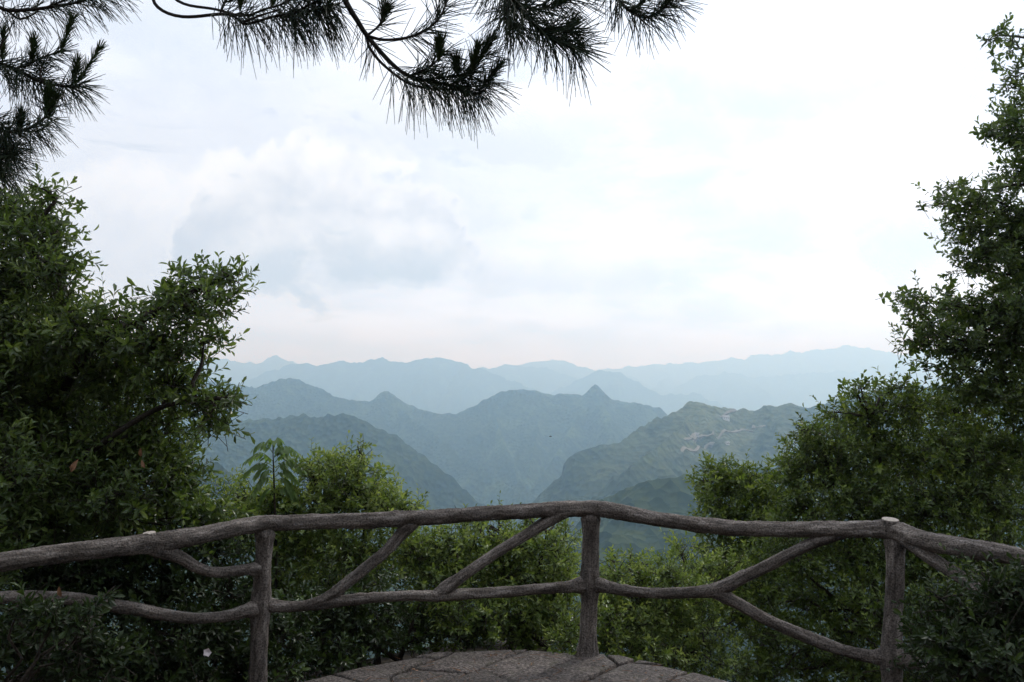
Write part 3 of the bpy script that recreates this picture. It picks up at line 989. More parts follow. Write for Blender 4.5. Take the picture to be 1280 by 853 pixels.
def logs():
    t = thing('log_railing', 'rustic grey log railing with slanting braces curving around the stone lookout', 'railing', (0.486, 5.2, 0))
    seed = [3]

    def log(name, pts, rough=0.15, step=0.016, sides=26, off=0.0, d=None, parent=None):
        P, R = [], []
        for p in pts:
            dd = (d if d else rail_d(p[0])) + off
            P.append(at(p[0], p[1], dd))
            R.append(0.94 * p[2] * dd / FPX)
        seed[0] += 1
        v, f, co = tube(P, R, sides, step, rough, seed[0], True, 5.0)
        o = build(name, v, f, M['log'], None, True, {'grain': ('FLOAT_VECTOR', co)})
        return adopt(o, t)

    top = log('top_rail', [(-520, 748, 12.5), (-300, 732, 12.5), (-90, 713, 13), (0, 703, 13), (60, 694, 12.5), (120, 687, 12.5), (175, 680, 13), (200, 678, 13), (240, 671, 11.5), (290, 661, 10.5), (330, 655, 11.5), (380, 653, 9.8),
                           (450, 651, 9.6), (510, 648.5, 10.2), (560, 645, 9.6), (610, 642, 9.4), (660, 639, 9.6), (700, 637, 10), (737, 636, 11), (770, 639.5, 10.2), (800, 645, 10), (850, 653, 9.6), (890, 658.5, 10.2),
                           (940, 661, 9.8), (1000, 662, 10.2), (1050, 662.5, 11), (1090, 662, 11), (1118, 664, 13.5), (1150, 675, 13), (1190, 682, 13), (1230, 688.5, 12.5), (1280, 697, 12.5), (1360, 711, 12.5), (1500, 738, 12.5), (1700, 775, 13), (1900, 812, 13)])
    log('post', [(331, 655, 4), (331, 662, 9), (331, 668, 13), (330, 680, 11), (329, 700, 10.5), (327, 735, 11.5), (326, 760, 14.5), (325, 785, 11.5), (323.5, 820, 11), (322, 853, 12), (321.5, 890, 14)], 0.10, d=4.61)
    log('post', [(738, 638, 4), (738.5, 643, 9), (738.5, 649, 13.5), (738.5, 658, 12), (738.5, 674, 11), (737.5, 705, 11), (737, 731, 13.5), (736.5, 755, 11), (735.5, 790, 10.8), (735, 804, 12), (734.5, 813, 14.5), (734.5, 822, 17)], 0.10, d=5.20)
    log('post', [(1119, 664, 5), (1119, 670, 10), (1119, 678, 14), (1119, 692, 12), (1118.5, 720, 11), (1117.5, 760, 11), (1115, 800, 12.5), (1114, 822, 15.5), (1115, 850, 12.5), (1115.5, 900, 14)], 0.10, d=4.53)
    # lower rails
    log('lower_rail', [(-520, 800, 9), (-300, 778, 9), (-90, 754, 8.5), (0, 747.5, 8.5), (56, 746.5, 8), (98, 749, 8), (126, 754.5, 8.2), (150, 759, 8.6), (172, 761.5, 8), (202, 768, 7.2), (239, 772.5, 6.8), (267, 772, 6.8), (290, 769, 7.2), (306, 764.5, 8), (315, 762, 10.5), (327, 759, 6)])
    log('lower_rail', [(325, 757, 6), (337, 757.5, 10.5), (346, 758, 8), (360, 758.5, 7), (385, 757, 6.8), (415, 753, 7.2), (457, 748.5, 7), (506, 745, 6.6), (547, 745, 7.4), (585, 742.5, 7), (637, 739.5, 6.6), (694, 735, 6.8), (713, 733.5, 7.5), (726, 732, 10.5), (738, 731, 6)])
    log('lower_rail', [(735, 730, 6), (748, 731.5, 10.5), (760, 734, 8), (778, 738, 7.2), (813, 741.5, 6.6), (846, 741.5, 6.8), (873, 740, 7.6), (894, 737.5, 9), (911, 731, 8.4), (932, 720.5, 7.6), (955, 709.5, 7.4), (988, 692.5, 7.4), (1013, 680, 7.6), (1034, 671.5, 8.6), (1054, 665.5, 8), (1075, 662, 3)])
    log('brace', [(874, 738, 3), (890, 740, 7.5), (906, 746, 8.4), (932, 760, 7.6), (955, 773, 7.4), (995, 791, 7.8), (1034, 806, 8), (1064, 815.5, 7.8), (1088, 820.5, 8.4), (1102, 822, 11), (1116, 822, 6)])
    log('brace', [(532, 648, 3), (520, 652, 7), (509, 659, 9.6), (500, 669, 7.8), (481, 690, 7.2), (457, 710, 7.4), (432, 730, 7.2), (412, 745, 7.0), (392, 753.5, 7), (372, 757.5, 5), (350, 758, 3)])
    log('brace', [(722, 637, 3), (706, 641, 7), (689, 649, 8.8), (661, 667, 7), (630, 685, 6.8), (600, 705, 6.8), (570, 726, 7.2), (557, 736, 8.6), (546, 742, 6), (538, 746, 3)])
    log('brace', [(165, 680, 4), (184, 683, 9.5), (203, 689.5, 8.6), (226, 697, 7.4), (246, 709, 7.2), (268, 715.5, 6.6), (296, 713.5, 6.6), (312, 712, 7.6), (320, 711.5, 9.5), (329, 711, 5)])
    log('brace', [(134, 748, 4), (126, 757, 8.5), (112, 775, 9.5), (90, 802, 9), (72, 820, 9.2), (48, 836, 9), (20, 856, 9), (-10, 878, 9.5)])
    log('brace', [(1118, 664, 5), (1132, 674, 10.5), (1147, 686, 9), (1170, 702, 8.5), (1206, 725, 8), (1250, 756, 8), (1300, 790, 8)])
    log('lower_rail', [(1114, 822, 6), (1126, 826, 11), (1140, 829.5, 9), (1170, 833, 8), (1220, 835, 8), (1290, 840, 8), (1420, 885, 8.5), (1700, 965, 9), (1900, 1020, 9)])
    log('post', [(-330, 738, 10), (-331, 800, 14), (-332, 900, 14), (-332, 1060, 16)], 0.10)
    log('post', [(1560, 752, 10), (1561, 820, 14), (1560, 930, 14), (1559, 1070, 16)], 0.10)

    # sawn pale faces of the branch stubs on the top rail
    def stub(px, py, r, hgt, tilt):
        d = rail_d(px) - 0.0
        p = at(px, py, d)
        rr = r * d / FPX
        axis = unit(np.array(tilt))
        v, f, co = tube([p - axis * 0.05, p + axis * (hgt - 0.01), p + axis * hgt], [rr * 1.15, rr, rr * 0.96], 16, 0.02, 0.05, int(px))
        s = adopt(build('branch_stub', v, f, M['log'], None, True, {'grain': ('FLOAT_VECTOR', co)}), top)
        th = np.linspace(0, 2 * math.pi, 16, endpoint=False)
        U = unit(np.cross(axis, [0, 1, 0])); W = np.cross(axis, U)
        c0 = p + axis * (hgt + 0.001)
        ring = c0 + 0.93 * rr * (np.cos(th)[:, None] * U + np.sin(th)[:, None] * W)
        V = np.vstack([ring - axis * 0.004, ring + axis * 0.003, [c0 + axis * 0.004]])
        k = np.arange(16)
        F = np.stack([k, (k + 1) % 16, 16 + (k + 1) % 16, 16 + k], -1)
        T = np.stack([16 + k, 16 + (k + 1) % 16, np.full(16, 32)], -1)
        ce = build('cut_face', V, [F, T], M['cut'], None, False)
        adopt(ce, top)

    stub(1112.5, 655, 10.5, 0.022, (0.03, -0.12, 1))
    stub(187, 672.5, 8.0, 0.022, (-0.05, -0.1, 1))
    return t


logs()

# ------------------------------------------------------------------ leaves
# one leaf, 7 points: base, lower pair, upper pair, tip, midrib   (u along, v across, w up)
LEAF_UVW = np.array([(0, 0, 0), (0.32, -0.36, 0.10), (0.70, -0.48, 0.06), (1.0, 0, -0.10), (0.70, 0.48, 0.06), (0.32, 0.36, 0.10), (0.55, 0, 0.0)])
LEAF_Q = np.array([(0, 6, 2, 1), (0, 5, 4, 6)])
LEAF_T = np.array([(6, 3, 2), (6, 4, 3)])


def leaf_arrays(P, D, Nn, L, W, tint):
    S = np.cross(Nn, D)
    u, v, w = LEAF_UVW.T
    pts = P[:, None, :] + L[:, None, None] * (u[None, :, None] * D[:, None, :] + w[None, :, None] * Nn[:, None, :]) + W[:, None, None] * v[None, :, None] * S[:, None, :]
    n = len(P)
    base = (np.arange(n) * 7)[:, None, None]
    q = (LEAF_Q[None] + base).reshape(-1, 4)
    t = (LEAF_T[None] + base).reshape(-1, 3)
    return pts.reshape(-1, 3), q, t, np.repeat(tint, 7)


def perp(D, rng):
    r = unit(rng.normal(size=D.shape))
    U = unit(np.cross(D, r))
    return U, np.cross(D, U)


def sprigs(B, D, Ln, k, leaf, rng, bag, stems, ratio=0.42, light=0.0):
    """Leafy twigs: k leaves spiralling up each, opening into a rosette at the end."""
    n = len(B)
    U, V = perp(D, rng)
    t = np.linspace(0.12, 1.0, k)[None, :] + rng.uniform(-0.04, 0.04, (n, k))
    ph = rng.uniform(0, 6.28, (n, 1)) + np.arange(k)[None, :] * 2.4 + rng.uniform(-0.3, 0.3, (n, k))
    al = np.radians(78 - 44 * t + rng.uniform(-16, 16, (n, k)))
    rad = np.cos(ph)[..., None] * U[:, None] + np.sin(ph)[..., None] * V[:, None]
    ld = unit(np.cos(al)[..., None] * D[:, None] + np.sin(al)[..., None] * rad + np.array([0, 0, -0.08]))
    nn = np.sin(al)[..., None] * D[:, None] - np.cos(al)[..., None] * rad
    nn = nn + rng.normal(0, 0.22, nn.shape)
    nn = unit(nn - ld * (nn * ld).sum(-1, keepdims=True))
    pos = B[:, None] + D[:, None] * (Ln[:, None] * t)[..., None]
    L = leaf * rng.uniform(0.62, 1.15, (n, k)) * (1.05 - 0.25 * t) * rng.uniform(0.72, 1.25, (n, 1))
    tint = np.clip(0.30 + light + 0.45 * (t - 0.45) + rng.normal(0, 0.15, (n, k)) + rng.normal(0, 0.13, (n, 1)), 0, 1)
    v, q, tr, a = leaf_arrays(pos.reshape(-1, 3), ld.reshape(-1, 3), nn.reshape(-1, 3), L.ravel(), (L * ratio * rng.uniform(0.8, 1.15, (n, k))).ravel(), tint.ravel())
    bag.add(v, [q, tr], a)
    if stems is not None:
        # three-sided stem
        r0 = 0.0022
        th = np.array([0, 2.094, 4.189])
        ring = np.cos(th)[None, :, None] * U[:, None] + np.sin(th)[None, :, None] * V[:, None]
        b = (B - D * 0.07)[:, None] + ring * r0
        e = (B + D * Ln[:, None])[:, None] + ring * r0 * 0.35
        vv = np.concatenate([b, e], 1).reshape(-1, 3)
        f = np.array([(0, 1, 4, 3), (1, 2, 5, 4), (2, 0, 3, 5)])
        ff = (f[None] + (np.arange(n) * 6)[:, None, None]).reshape(-1, 4)
        stems.add(vv, [ff], np.repeat(vv[:, :1] * 0, 3, 1) + vv)


def clump(bag, stems, c, rad, n, leaf, rng, k=11, up=0.45, ln=(0.08, 0.17), shell=0.5, light=0.0, ratio=0.42):
    d = unit(rng.normal(size=(n, 3)))
    lump = 1 + 0.33 * perlin(d[:, 0] * 2.1 + c[0] * 9, d[:, 2] * 2.1 + d[:, 1] * 1.7 + c[2] * 5, 3)
    rr = rng.random(n) ** shell * lump
    B = c + d * rr[:, None] * rad
    D = unit(d * np.array([1, 1, 0.8]) + np.array([0, 0, up]) + rng.normal(0, 0.42, (n, 3)))
    Ln = rng.uniform(ln[0], ln[1], n)
    sprigs(B - D * Ln[:, None] * 0.6, D, Ln, k, leaf, rng, bag, stems, ratio, light)


def limb_path(a, b, rng, bend=0.10, n=5, rise=0.0):
    a = np.asarray(a, float); b = np.asarray(b, float)
    L = np.linalg.norm(b - a)
    pts = []
    for i in range(n):
        t = i / (n - 1)
        p = a + (b - a) * t
        if 0 < i < n - 1:
            p = p + rng.normal(0, bend * L * 0.35, 3)
        p = p + np.array([0, 0, rise * L * math.sin(math.pi * t)])
        pts.append(p)
    return pts


def plant(name, label, cat, group, base, trunk_pts, trunk_r, clumps, leaf, mat, seed, trunks=None, k=11, dens=1.0, rd=0.30, jitter=0.18,
          up=0.45, ln=(0.08, 0.17), light=0.0, ratio=0.42, per=75.0, shell=0.5, part='trunk', limb_r=0.016, bark='bark', boughs=()):
    """A tree or shrub: trunk(s), a limb to every leafy clump, the leaves as one crown.
    clumps: (photo column, row, distance, half width, half height in photo pixels[, density])"""
    rng = np.random.default_rng(seed)
    base = np.array([base[0], base[1], float(ground_height(np.array([base[0]]), np.array([base[1]]))[0]) - 0.05])
    t = thing(name, label, cat, tuple(base), group)
    bag, stems = Bag(), Bag()
    tr = trunk_pts if trunks is None else None
    lines = trunks if trunks is not None else [trunk_pts]
    nodes = []
    for li, pts in enumerate(lines):
        P = [base + np.array([0.05 * li * (-1) ** li, 0.03 * li, 0])] + [np.array(p, float) for p in pts]
        R = np.linspace(trunk_r, trunk_r * (0.42 if part == 'trunk' else 0.12), len(P))
        v, f, co = tube(P, R, 10, 0.07, 0.12, seed + li)
        adopt(build(part, v, f, M[bark], None, True, {'grain': ('FLOAT_VECTOR', co)}), t)
        q, _ = catmull(P, R, 0.1)
        nodes.append(q)
    for bi, (pts, r0) in enumerate(boughs):
        P = [np.array(p, float) for p in pts]
        R = np.linspace(r0, r0 * 0.4, len(P))
        v, f, co = tube(P, R, 8, 0.05, 0.12, seed + 40 + bi)
        adopt(build('limb', v, f, M[bark], None, True, {'grain': ('FLOAT_VECTOR', co)}), t)
        nodes.append(catmull(P, R, 0.1)[0])
    nodes = np.concatenate(nodes)
    for i, cl in enumerate(clumps):
        px, py, d, hw, hh = cl[:5]
        ds = cl[5] if len(cl) > 5 else 1.0
        d = d + rng.uniform(-jitter, jitter)
        c = at(px, py, d)
        s = d / FPX
        rad = np.array([hw * s, max(rd, (hw + hh) * 0.5 * s), hh * s])
        n = max(5, int(math.pi * hw * hh / per * dens * ds * max(1.0, rad[1] / 0.28)))
        clump(bag, stems, c, rad, n, leaf, rng, k, up, ln, shell, light, ratio)
        m_ = max(2, int(n * 0.14))
        clump(bag, stems, c, rad * 1.12, m_, leaf, rng, k, up, (ln[1] * 0.95, ln[1] * 1.6), 0.12, light + 0.05, ratio)
        # limb
        dist = np.linalg.norm(nodes - c, axis=1) + 1.2 * np.maximum(0, nodes[:, 2] - c[2])
        a = nodes[np.argmin(dist)]
        path = limb_path(a, c, rng, 0.12, 5, -0.03)
        L = np.linalg.norm(c - a)
        v, f, co = tube(path, np.linspace(min(trunk_r * 0.5, limb_r), 0.004, 5), 6, 0.08, 0.08, seed + i)
        adopt(build('limb', v, f, M[bark], None, True, {'grain': ('FLOAT_VECTOR', co)}), t)
        # branchlets inside the clump
        for b in range(max(3, int(hw * hh / 260))):
            e = c + unit(rng.normal(size=3) + np.array([0, 0, 0.3])) * rad * rng.uniform(0.6, 0.95)
            v, f, co = tube(limb_path(c - (c - a) * rng.uniform(0, 0.25), e, rng, 0.14, 4), [0.005, 0.004, 0.003, 0.0016], 4, 0.08, 0, 0, False)
            stems.add(v, f, co)
    cr = bag.make('crown', M[mat], t, False, 'tint')
    cr['kind'] = 'stuff'
    st = stems.make('twigs', M[bark], t, False, 'grain', 'FLOAT_VECTOR')
    st['kind'] = 'stuff'
    return t


def loose_leaf(root, p, size, mat, seed, name='dead_leaf', label=None):
    rng = np.random.default_rng(seed)
    v, q, tr, a = leaf_arrays(np.array([[0.0, 0, 0]]), unit(np.array([[rng.normal() * 0.4, rng.normal() * 0.3, -1]])), np.array([[0, -1.0, 0.1]]), np.array([size]), np.array([size * 0.45]), np.array([0.5]))
    o = build(name, v, [q, tr], M[mat], None, False)
    adopt(o, root)
    o.location = o.location + Vector(p)
    if label:
        o['label'] = label
    return o


# the big evergreen on the left
lt = plant('evergreen_tree', 'dense dark evergreen tree at the left edge with one bough reaching out', 'tree', 'broadleaf trees beside the lookout',
           (-2.95, 5.3), [(-2.9, 5.25, 0.6), (-2.85, 5.2, 1.3), (-2.8, 5.15, 2.0), (-2.85, 5.1, 2.7)], 0.09,
           [(-30, 290, 4.9, 60, 70), (20, 262, 4.9, 45, 32), (58, 238, 4.8, 34, 14, 0.5), (45, 290, 4.9, 45, 42), (70, 330, 4.8, 34, 36), (15, 350, 4.9, 70, 55), (88, 376, 4.7, 22, 22, 0.6),
            (-40, 420, 5.0, 70, 80), (40, 420, 5.0, 80, 55), (110, 415, 4.9, 60, 42), (150, 396, 4.8, 26, 24, 0.6), (188, 388, 4.7, 30, 22, 0.7), (222, 364, 4.7, 30, 22, 0.9), (258, 347, 4.7, 30, 20), (288, 345, 4.7, 26, 16, 0.7),
            (240, 385, 4.8, 40, 26), (275, 378, 4.7, 22, 24), (200, 425, 4.8, 60, 40), (255, 420, 4.8, 30, 22, 0.6), (150, 460, 4.9, 75, 48), (60, 490, 5.0, 90, 60), (-30, 520, 4.9, 80, 80),
            (215, 480, 4.8, 50, 38), (255, 500, 4.7, 36, 24), (285, 497, 4.7, 20, 16, 0.7), (262, 528, 4.8, 28, 20, 0.8), (180, 540, 4.9, 70, 45), (90, 560, 4.9, 85, 55), (0, 600, 4.6, 80, 60), (130, 615, 4.9, 80, 45),
            (215, 600, 5.0, 55, 42), (40, 400, 5.7, 70, 60, 0.6), (60, 480, 5.7, 90, 70, 0.6), (150, 510, 5.7, 80, 55, 0.7), (40, 570, 5.7, 90, 60, 0.6), (150, 590, 5.7, 80, 50, 0.7), (215, 560, 5.5, 40, 36), (60, 640, 5.6, 90, 50, 0.6), (190, 640, 5.6, 70, 40, 0.7), (50, 655, 4.7, 80, 42), (-30, 680, 4.4, 70, 60), (150, 660, 5.2, 80, 40), (240, 650, 5.2, 55, 40)],
           0.063, 'leaf_tree', 21, dens=0.80, rd=0.30, ln=(0.10, 0.22), ratio=0.36, light=0.05,
           boughs=[([(-2.85, 5.18, 1.5), at(110, 440, 4.8), at(170, 405, 4.7), at(215, 378, 4.7), at(270, 350, 4.7)], 0.03), ([(-2.88, 5.2, 1.0), at(120, 560, 4.8), at(200, 510, 4.75), at(265, 500, 4.7)], 0.024),
                   ([(-2.83, 5.12, 2.2), at(40, 300, 4.85), at(70, 250, 4.8)], 0.025)])
for px, py, d, s in ((98, 574, 4.35, 0.075), (177, 575, 4.45, 0.05), (176, 560, 4.45, 0.05), (74, 733, 3.35, 0.045)):
    loose_leaf(lt, at(px, py, d), s, 'dead', px, label='withered brown leaf')

# shrubs along the railing, left to right
SG = 'evergreen shrubs along the railing'
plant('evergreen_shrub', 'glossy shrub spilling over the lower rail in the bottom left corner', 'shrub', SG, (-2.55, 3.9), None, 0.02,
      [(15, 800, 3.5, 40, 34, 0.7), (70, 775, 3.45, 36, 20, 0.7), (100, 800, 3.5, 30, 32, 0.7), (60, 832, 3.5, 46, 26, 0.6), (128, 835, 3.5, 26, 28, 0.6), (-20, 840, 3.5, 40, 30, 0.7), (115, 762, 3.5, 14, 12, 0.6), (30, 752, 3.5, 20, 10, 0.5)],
      0.054, 'leaf_vignette', 31, trunks=[[(-2.3, 3.6, 0.3)], [(-2.1, 3.5, 0.35)], [(-2.0, 3.4, 0.2)]], part='stem', rd=0.10, dens=0.9, light=-0.02, limb_r=0.008)  # corner falloff painted in: darkened leaves, lowered tint
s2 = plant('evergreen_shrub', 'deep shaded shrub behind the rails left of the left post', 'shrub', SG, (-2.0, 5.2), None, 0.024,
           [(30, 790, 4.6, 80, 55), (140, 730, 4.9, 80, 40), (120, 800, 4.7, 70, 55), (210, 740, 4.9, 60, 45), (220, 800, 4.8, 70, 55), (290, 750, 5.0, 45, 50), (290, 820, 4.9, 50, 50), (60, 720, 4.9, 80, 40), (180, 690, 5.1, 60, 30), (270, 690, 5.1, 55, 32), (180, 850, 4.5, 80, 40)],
           0.054, 'leaf_vignette', 32, trunks=[[(-2.2, 5.1, 0.3), (-2.3, 5.0, 0.7)], [(-1.9, 5.15, 0.4)], [(-1.7, 5.1, 0.35)], [(-2.5, 4.9, 0.3)]], part='stem', rd=0.32, dens=0.9, limb_r=0.012)
plant('evergreen_shrub', 'rounded bright shrub topping the rail between the pinnate sapling and the valley', 'shrub', SG, (-1.15, 6.2), None, 0.026,
      [(430, 580, 6.0, 34, 24, 0.7), (400, 600, 6.0, 40, 28), (440, 605, 6.0, 48, 32), (480, 622, 6.0, 34, 26), (410, 632, 6.0, 60, 30), (465, 640, 6.0, 50, 26), (505, 640, 5.9, 26, 18, 0.8), (520, 634, 5.9, 14, 9, 0.5), (345, 640, 6.0, 45, 34),
       (300, 625, 6.1, 45, 34), (290, 660, 5.9, 55, 35), (370, 680, 5.8, 60, 40), (440, 690, 5.8, 60, 42), (350, 730, 5.7, 40, 42), (420, 740, 5.7, 55, 42), (335, 618, 5.95, 26, 18, 0.8), (362, 616, 5.95, 24, 20, 0.8), (395, 590, 6.0, 24, 22, 0.6), (450, 562, 6.0, 12, 16, 0.5), (385, 575, 6.0, 10, 14, 0.4)],
      0.048, 'leaf_shrub', 33, trunks=[[(-1.3, 6.15, 0.3), (-1.35, 6.1, 0.7)], [(-1.1, 6.1, 0.4), (-1.05, 6.1, 0.75)], [(-1.7, 6.1, 0.3), (-1.9, 6.1, 0.6)], [(-1.2, 6.0, 0.3)]], part='stem', rd=0.30, dens=1.35, light=0.18, limb_r=0.012)
plant('evergreen_shrub', 'low dark shrub with bare stems behind the paving left of the centre post', 'shrub', SG, (-0.9, 5.75), None, 0.022,
      [(350, 790, 5.2, 40, 35), (400, 790, 5.4, 45, 30), (460, 765, 5.6, 55, 30), (470, 790, 5.7, 45, 20, 0.5), (530, 770, 5.8, 50, 30), (370, 760, 5.4, 35, 30), (440, 735, 5.5, 50, 30), (365, 825, 5.0, 30, 24), (345, 842, 5.0, 30, 20), (400, 828, 5.2, 34, 18), (440, 815, 5.5, 34, 16), (480, 800, 5.45, 26, 12, 0.7), (420, 812, 5.3, 36, 16), (520, 798, 5.6, 36, 16), (575, 796, 5.65, 36, 14, 0.8), (380, 700, 6.6, 60, 45), (460, 720, 6.6, 60, 45), (400, 770, 6.5, 60, 40), (480, 780, 6.6, 60, 36), (540, 760, 6.6, 60, 40), (330, 780, 6.0, 50, 50)],
      0.054, 'leaf_dark', 34, trunks=[[(-0.95, 5.7, 0.2)], [(-0.8, 5.8, 0.25)], [(-0.6, 5.8, 0.25)], [(-1.1, 5.6, 0.2)], [(-1.3, 5.5, 0.2)], [(-0.7, 5.9, 0.2)]], part='stem', rd=0.25, dens=0.9, light=0.05, limb_r=0.01)
plant('evergreen_shrub', 'leafy shrub filling the bay between the slanting braces and the centre post', 'shrub', SG, (0.1, 6.1), None, 0.024,
      [(520, 690, 6.0, 50, 34), (570, 680, 6.1, 45, 26), (620, 675, 6.1, 45, 26), (660, 680, 6.1, 40, 28), (700, 688, 6.1, 30, 34), (560, 720, 5.9, 60, 34), (630, 715, 5.9, 60, 34), (690, 735, 5.9, 45, 40), (600, 765, 5.8, 60, 32), (660, 775, 5.8, 55, 30), (550, 780, 5.8, 45, 28), (710, 785, 5.8, 35, 28),
       (660, 648, 6.1, 14, 16, 0.5), (630, 640, 6.2, 8, 10, 0.4), (700, 655, 6.1, 10, 16, 0.5), (600, 655, 6.1, 22, 14, 0.6), (580, 650, 6.1, 10, 12, 0.4), (540, 700, 6.8, 60, 40), (620, 720, 6.8, 60, 40), (690, 725, 6.8, 45, 40), (600, 780, 6.6, 60, 34), (680, 785, 6.6, 55, 34), (640, 798, 5.7, 40, 14, 0.8), (700, 800, 5.6, 30, 12, 0.8)],
      0.046, 'leaf_shrub', 35, trunks=[[(0.0, 6.05, 0.3), (-0.1, 6.0, 0.6)], [(0.2, 6.05, 0.35), (0.25, 6.0, 0.6)], [(-0.4, 6.0, 0.3)], [(0.3, 5.95, 0.2)], [(-0.2, 5.95, 0.2)]], part='stem', rd=0.32, dens=1.4, light=0.13, limb_r=0.012)
plant('evergreen_shrub', 'thin pale green shrub just right of the centre post below the rail', 'shrub', SG, (1.0, 6.3), None, 0.02,
      [(770, 715, 6.2, 26, 26, 0.6), (765, 750, 6.1, 30, 34, 0.8), (800, 745, 6.2, 36, 36, 0.8), (790, 700, 6.2, 14, 16, 0.4), (835, 720, 6.3, 36, 30, 0.8), (780, 790, 6.0, 40, 26), (830, 775, 6.1, 45, 36, 0.8), (850, 690, 6.4, 24, 20, 0.6), (860, 745, 6.3, 40, 34, 0.8), (840, 820, 5.9, 40, 20, 0.6), (885, 790, 6.2, 40, 36, 0.5), (900, 830, 6.0, 40, 22, 0.6), (770, 760, 6.8, 36, 50), (820, 770, 6.9, 50, 45), (870, 760, 7.0, 45, 45), (790, 820, 6.2, 40, 24), (860, 820, 6.4, 45, 30), (765, 700, 6.3, 8, 16, 0.4), (805, 705, 6.4, 8, 14, 0.4), (745, 735, 6.2, 16, 30, 0.7), (760, 800, 5.9, 26, 18), (810, 808, 5.9, 34, 16), (910, 720, 6.8, 44, 36), (930, 770, 6.9, 46, 36, 0.8), (870, 715, 6.7, 36, 30), (760, 770, 6.0, 26, 30), (800, 725, 6.5, 30, 22)],
      0.045, 'leaf_shrub', 36, trunks=[[(0.9, 6.2, 0.0), (0.8, 6.2, 0.2)], [(1.1, 6.25, 0.0), (1.15, 6.2, 0.22)], [(1.3, 6.3, 0.3)], [(0.9, 6.1, 0.1)]], part='stem', rd=0.28, dens=1.65, light=0.14, limb_r=0.01)
plant('evergreen_shrub', 'round yellow green shrub standing in front of the cleared mountain slope', 'shrub', SG, (2.5, 8.4), None, 0.03,
      [(900, 592, 8.2, 30, 22), (925, 602, 8.2, 34, 24), (890, 612, 8.2, 24, 22), (905, 635, 8.1, 38, 26), (945, 620, 8.2, 34, 28), (955, 595, 8.2, 20, 12, 0.6), (890, 655, 8.1, 24, 16), (930, 655, 8.1, 44, 26), (965, 640, 8.2, 30, 26), (910, 690, 7.9, 44, 28), (875, 600, 8.2, 9, 8, 0.5), (960, 690, 7.9, 50, 34), (930, 730, 7.7, 55, 34)],
      0.060, 'leaf_bush', 37, trunks=[[(2.45, 8.3, 0.2), (2.3, 8.2, 0.6)], [(2.5, 8.3, 0.2), (2.55, 8.2, 0.7)], [(2.3, 8.2, 0.1)]], part='stem', rd=0.3, dens=1.5, light=0.15, limb_r=0.014, per=60)
plant('evergreen_shrub', 'tall dense bush heaped up behind the right post', 'shrub', SG, (3.2, 7.0), None, 0.035,
      [(1000, 575, 6.9, 34, 28), (985, 600, 6.9, 30, 26), (1030, 555, 6.9, 40, 30), (1010, 535, 6.9, 22, 16, 0.8), (1062, 525, 6.9, 40, 32), (1070, 492, 6.9, 22, 16, 0.6), (1100, 510, 6.9, 40, 30), (1140, 500, 6.9, 45, 28), (1120, 480, 6.9, 26, 12, 0.6), (1190, 510, 6.9, 50, 40), (1050, 580, 6.8, 55, 42),
       (1120, 560, 6.7, 65, 45), (1200, 570, 6.6, 70, 50), (1270, 560, 6.5, 60, 60), (1010, 635, 6.8, 55, 36), (1080, 630, 6.6, 65, 42), (1160, 630, 6.4, 65, 45), (1240, 630, 6.2, 65, 45), (990, 690, 6.7, 60, 38), (1070, 695, 6.5, 60, 40), (1150, 700, 6.2, 60, 40), (1240, 700, 5.9, 70, 45),
       (960, 740, 6.7, 45, 34, 0.7), (1030, 745, 6.5, 55, 36, 0.8), (1100, 760, 6.2, 55, 40), (1180, 770, 5.9, 65, 45), (1260, 770, 5.7, 60, 50), (980, 800, 6.4, 50, 36, 0.45), (1060, 810, 6.2, 60, 36, 0.6), (1150, 830, 5.7, 60, 40), (1240, 840, 5.5, 60, 40), (1040, 515, 6.9, 14, 14, 0.4), (1075, 478, 6.9, 8, 9, 0.4), (1040, 590, 7.6, 70, 60, 0.45), (1130, 580, 7.6, 80, 70, 0.4), (1220, 580, 7.4, 80, 80, 0.4), (1030, 680, 7.6, 80, 60, 0.45), (1130, 690, 7.4, 80, 60, 0.4), (1230, 690, 7.0, 80, 60, 0.4), (1000, 760, 7.4, 60, 50, 0.6), (960, 800, 7.0, 50, 40, 0.7), (1020, 835, 6.6, 50, 26), (1080, 840, 6.3, 50, 26), (960, 840, 6.4, 40, 22, 0.8), (930, 840, 6.2, 36, 18, 0.8), (1090, 780, 7.2, 70, 50, 0.5), (1190, 780, 6.8, 70, 60, 0.4)],
      0.052, 'leaf_bush', 38, trunks=[[(3.1, 6.9, 0.3), (3.0, 6.8, 1.0), (2.9, 6.8, 1.4)], [(3.3, 6.8, 0.4), (3.5, 6.6, 1.2)], [(2.9, 6.8, 0.2), (2.6, 6.8, 0.8)], [(2.6, 6.6, -0.1)]], part='stem', rd=0.34, dens=1.2, light=0.06, limb_r=0.016)
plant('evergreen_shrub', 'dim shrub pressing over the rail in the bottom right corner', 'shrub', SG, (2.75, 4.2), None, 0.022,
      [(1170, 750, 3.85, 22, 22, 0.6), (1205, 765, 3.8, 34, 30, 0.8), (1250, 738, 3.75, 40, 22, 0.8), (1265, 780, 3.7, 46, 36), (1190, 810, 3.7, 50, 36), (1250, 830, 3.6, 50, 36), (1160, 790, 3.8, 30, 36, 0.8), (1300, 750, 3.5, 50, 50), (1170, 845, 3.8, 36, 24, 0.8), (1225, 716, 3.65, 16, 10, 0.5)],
      0.048, 'leaf_vignette', 39, trunks=[[(2.5, 4.0, 0.3), (2.4, 3.8, 0.6)], [(2.4, 3.9, 0.3)], [(2.6, 3.8, 0.4)]], part='stem', rd=0.16, dens=0.9, light=-0.06, limb_r=0.01)  # lowered tint and darkened leaves paint the corner vignette

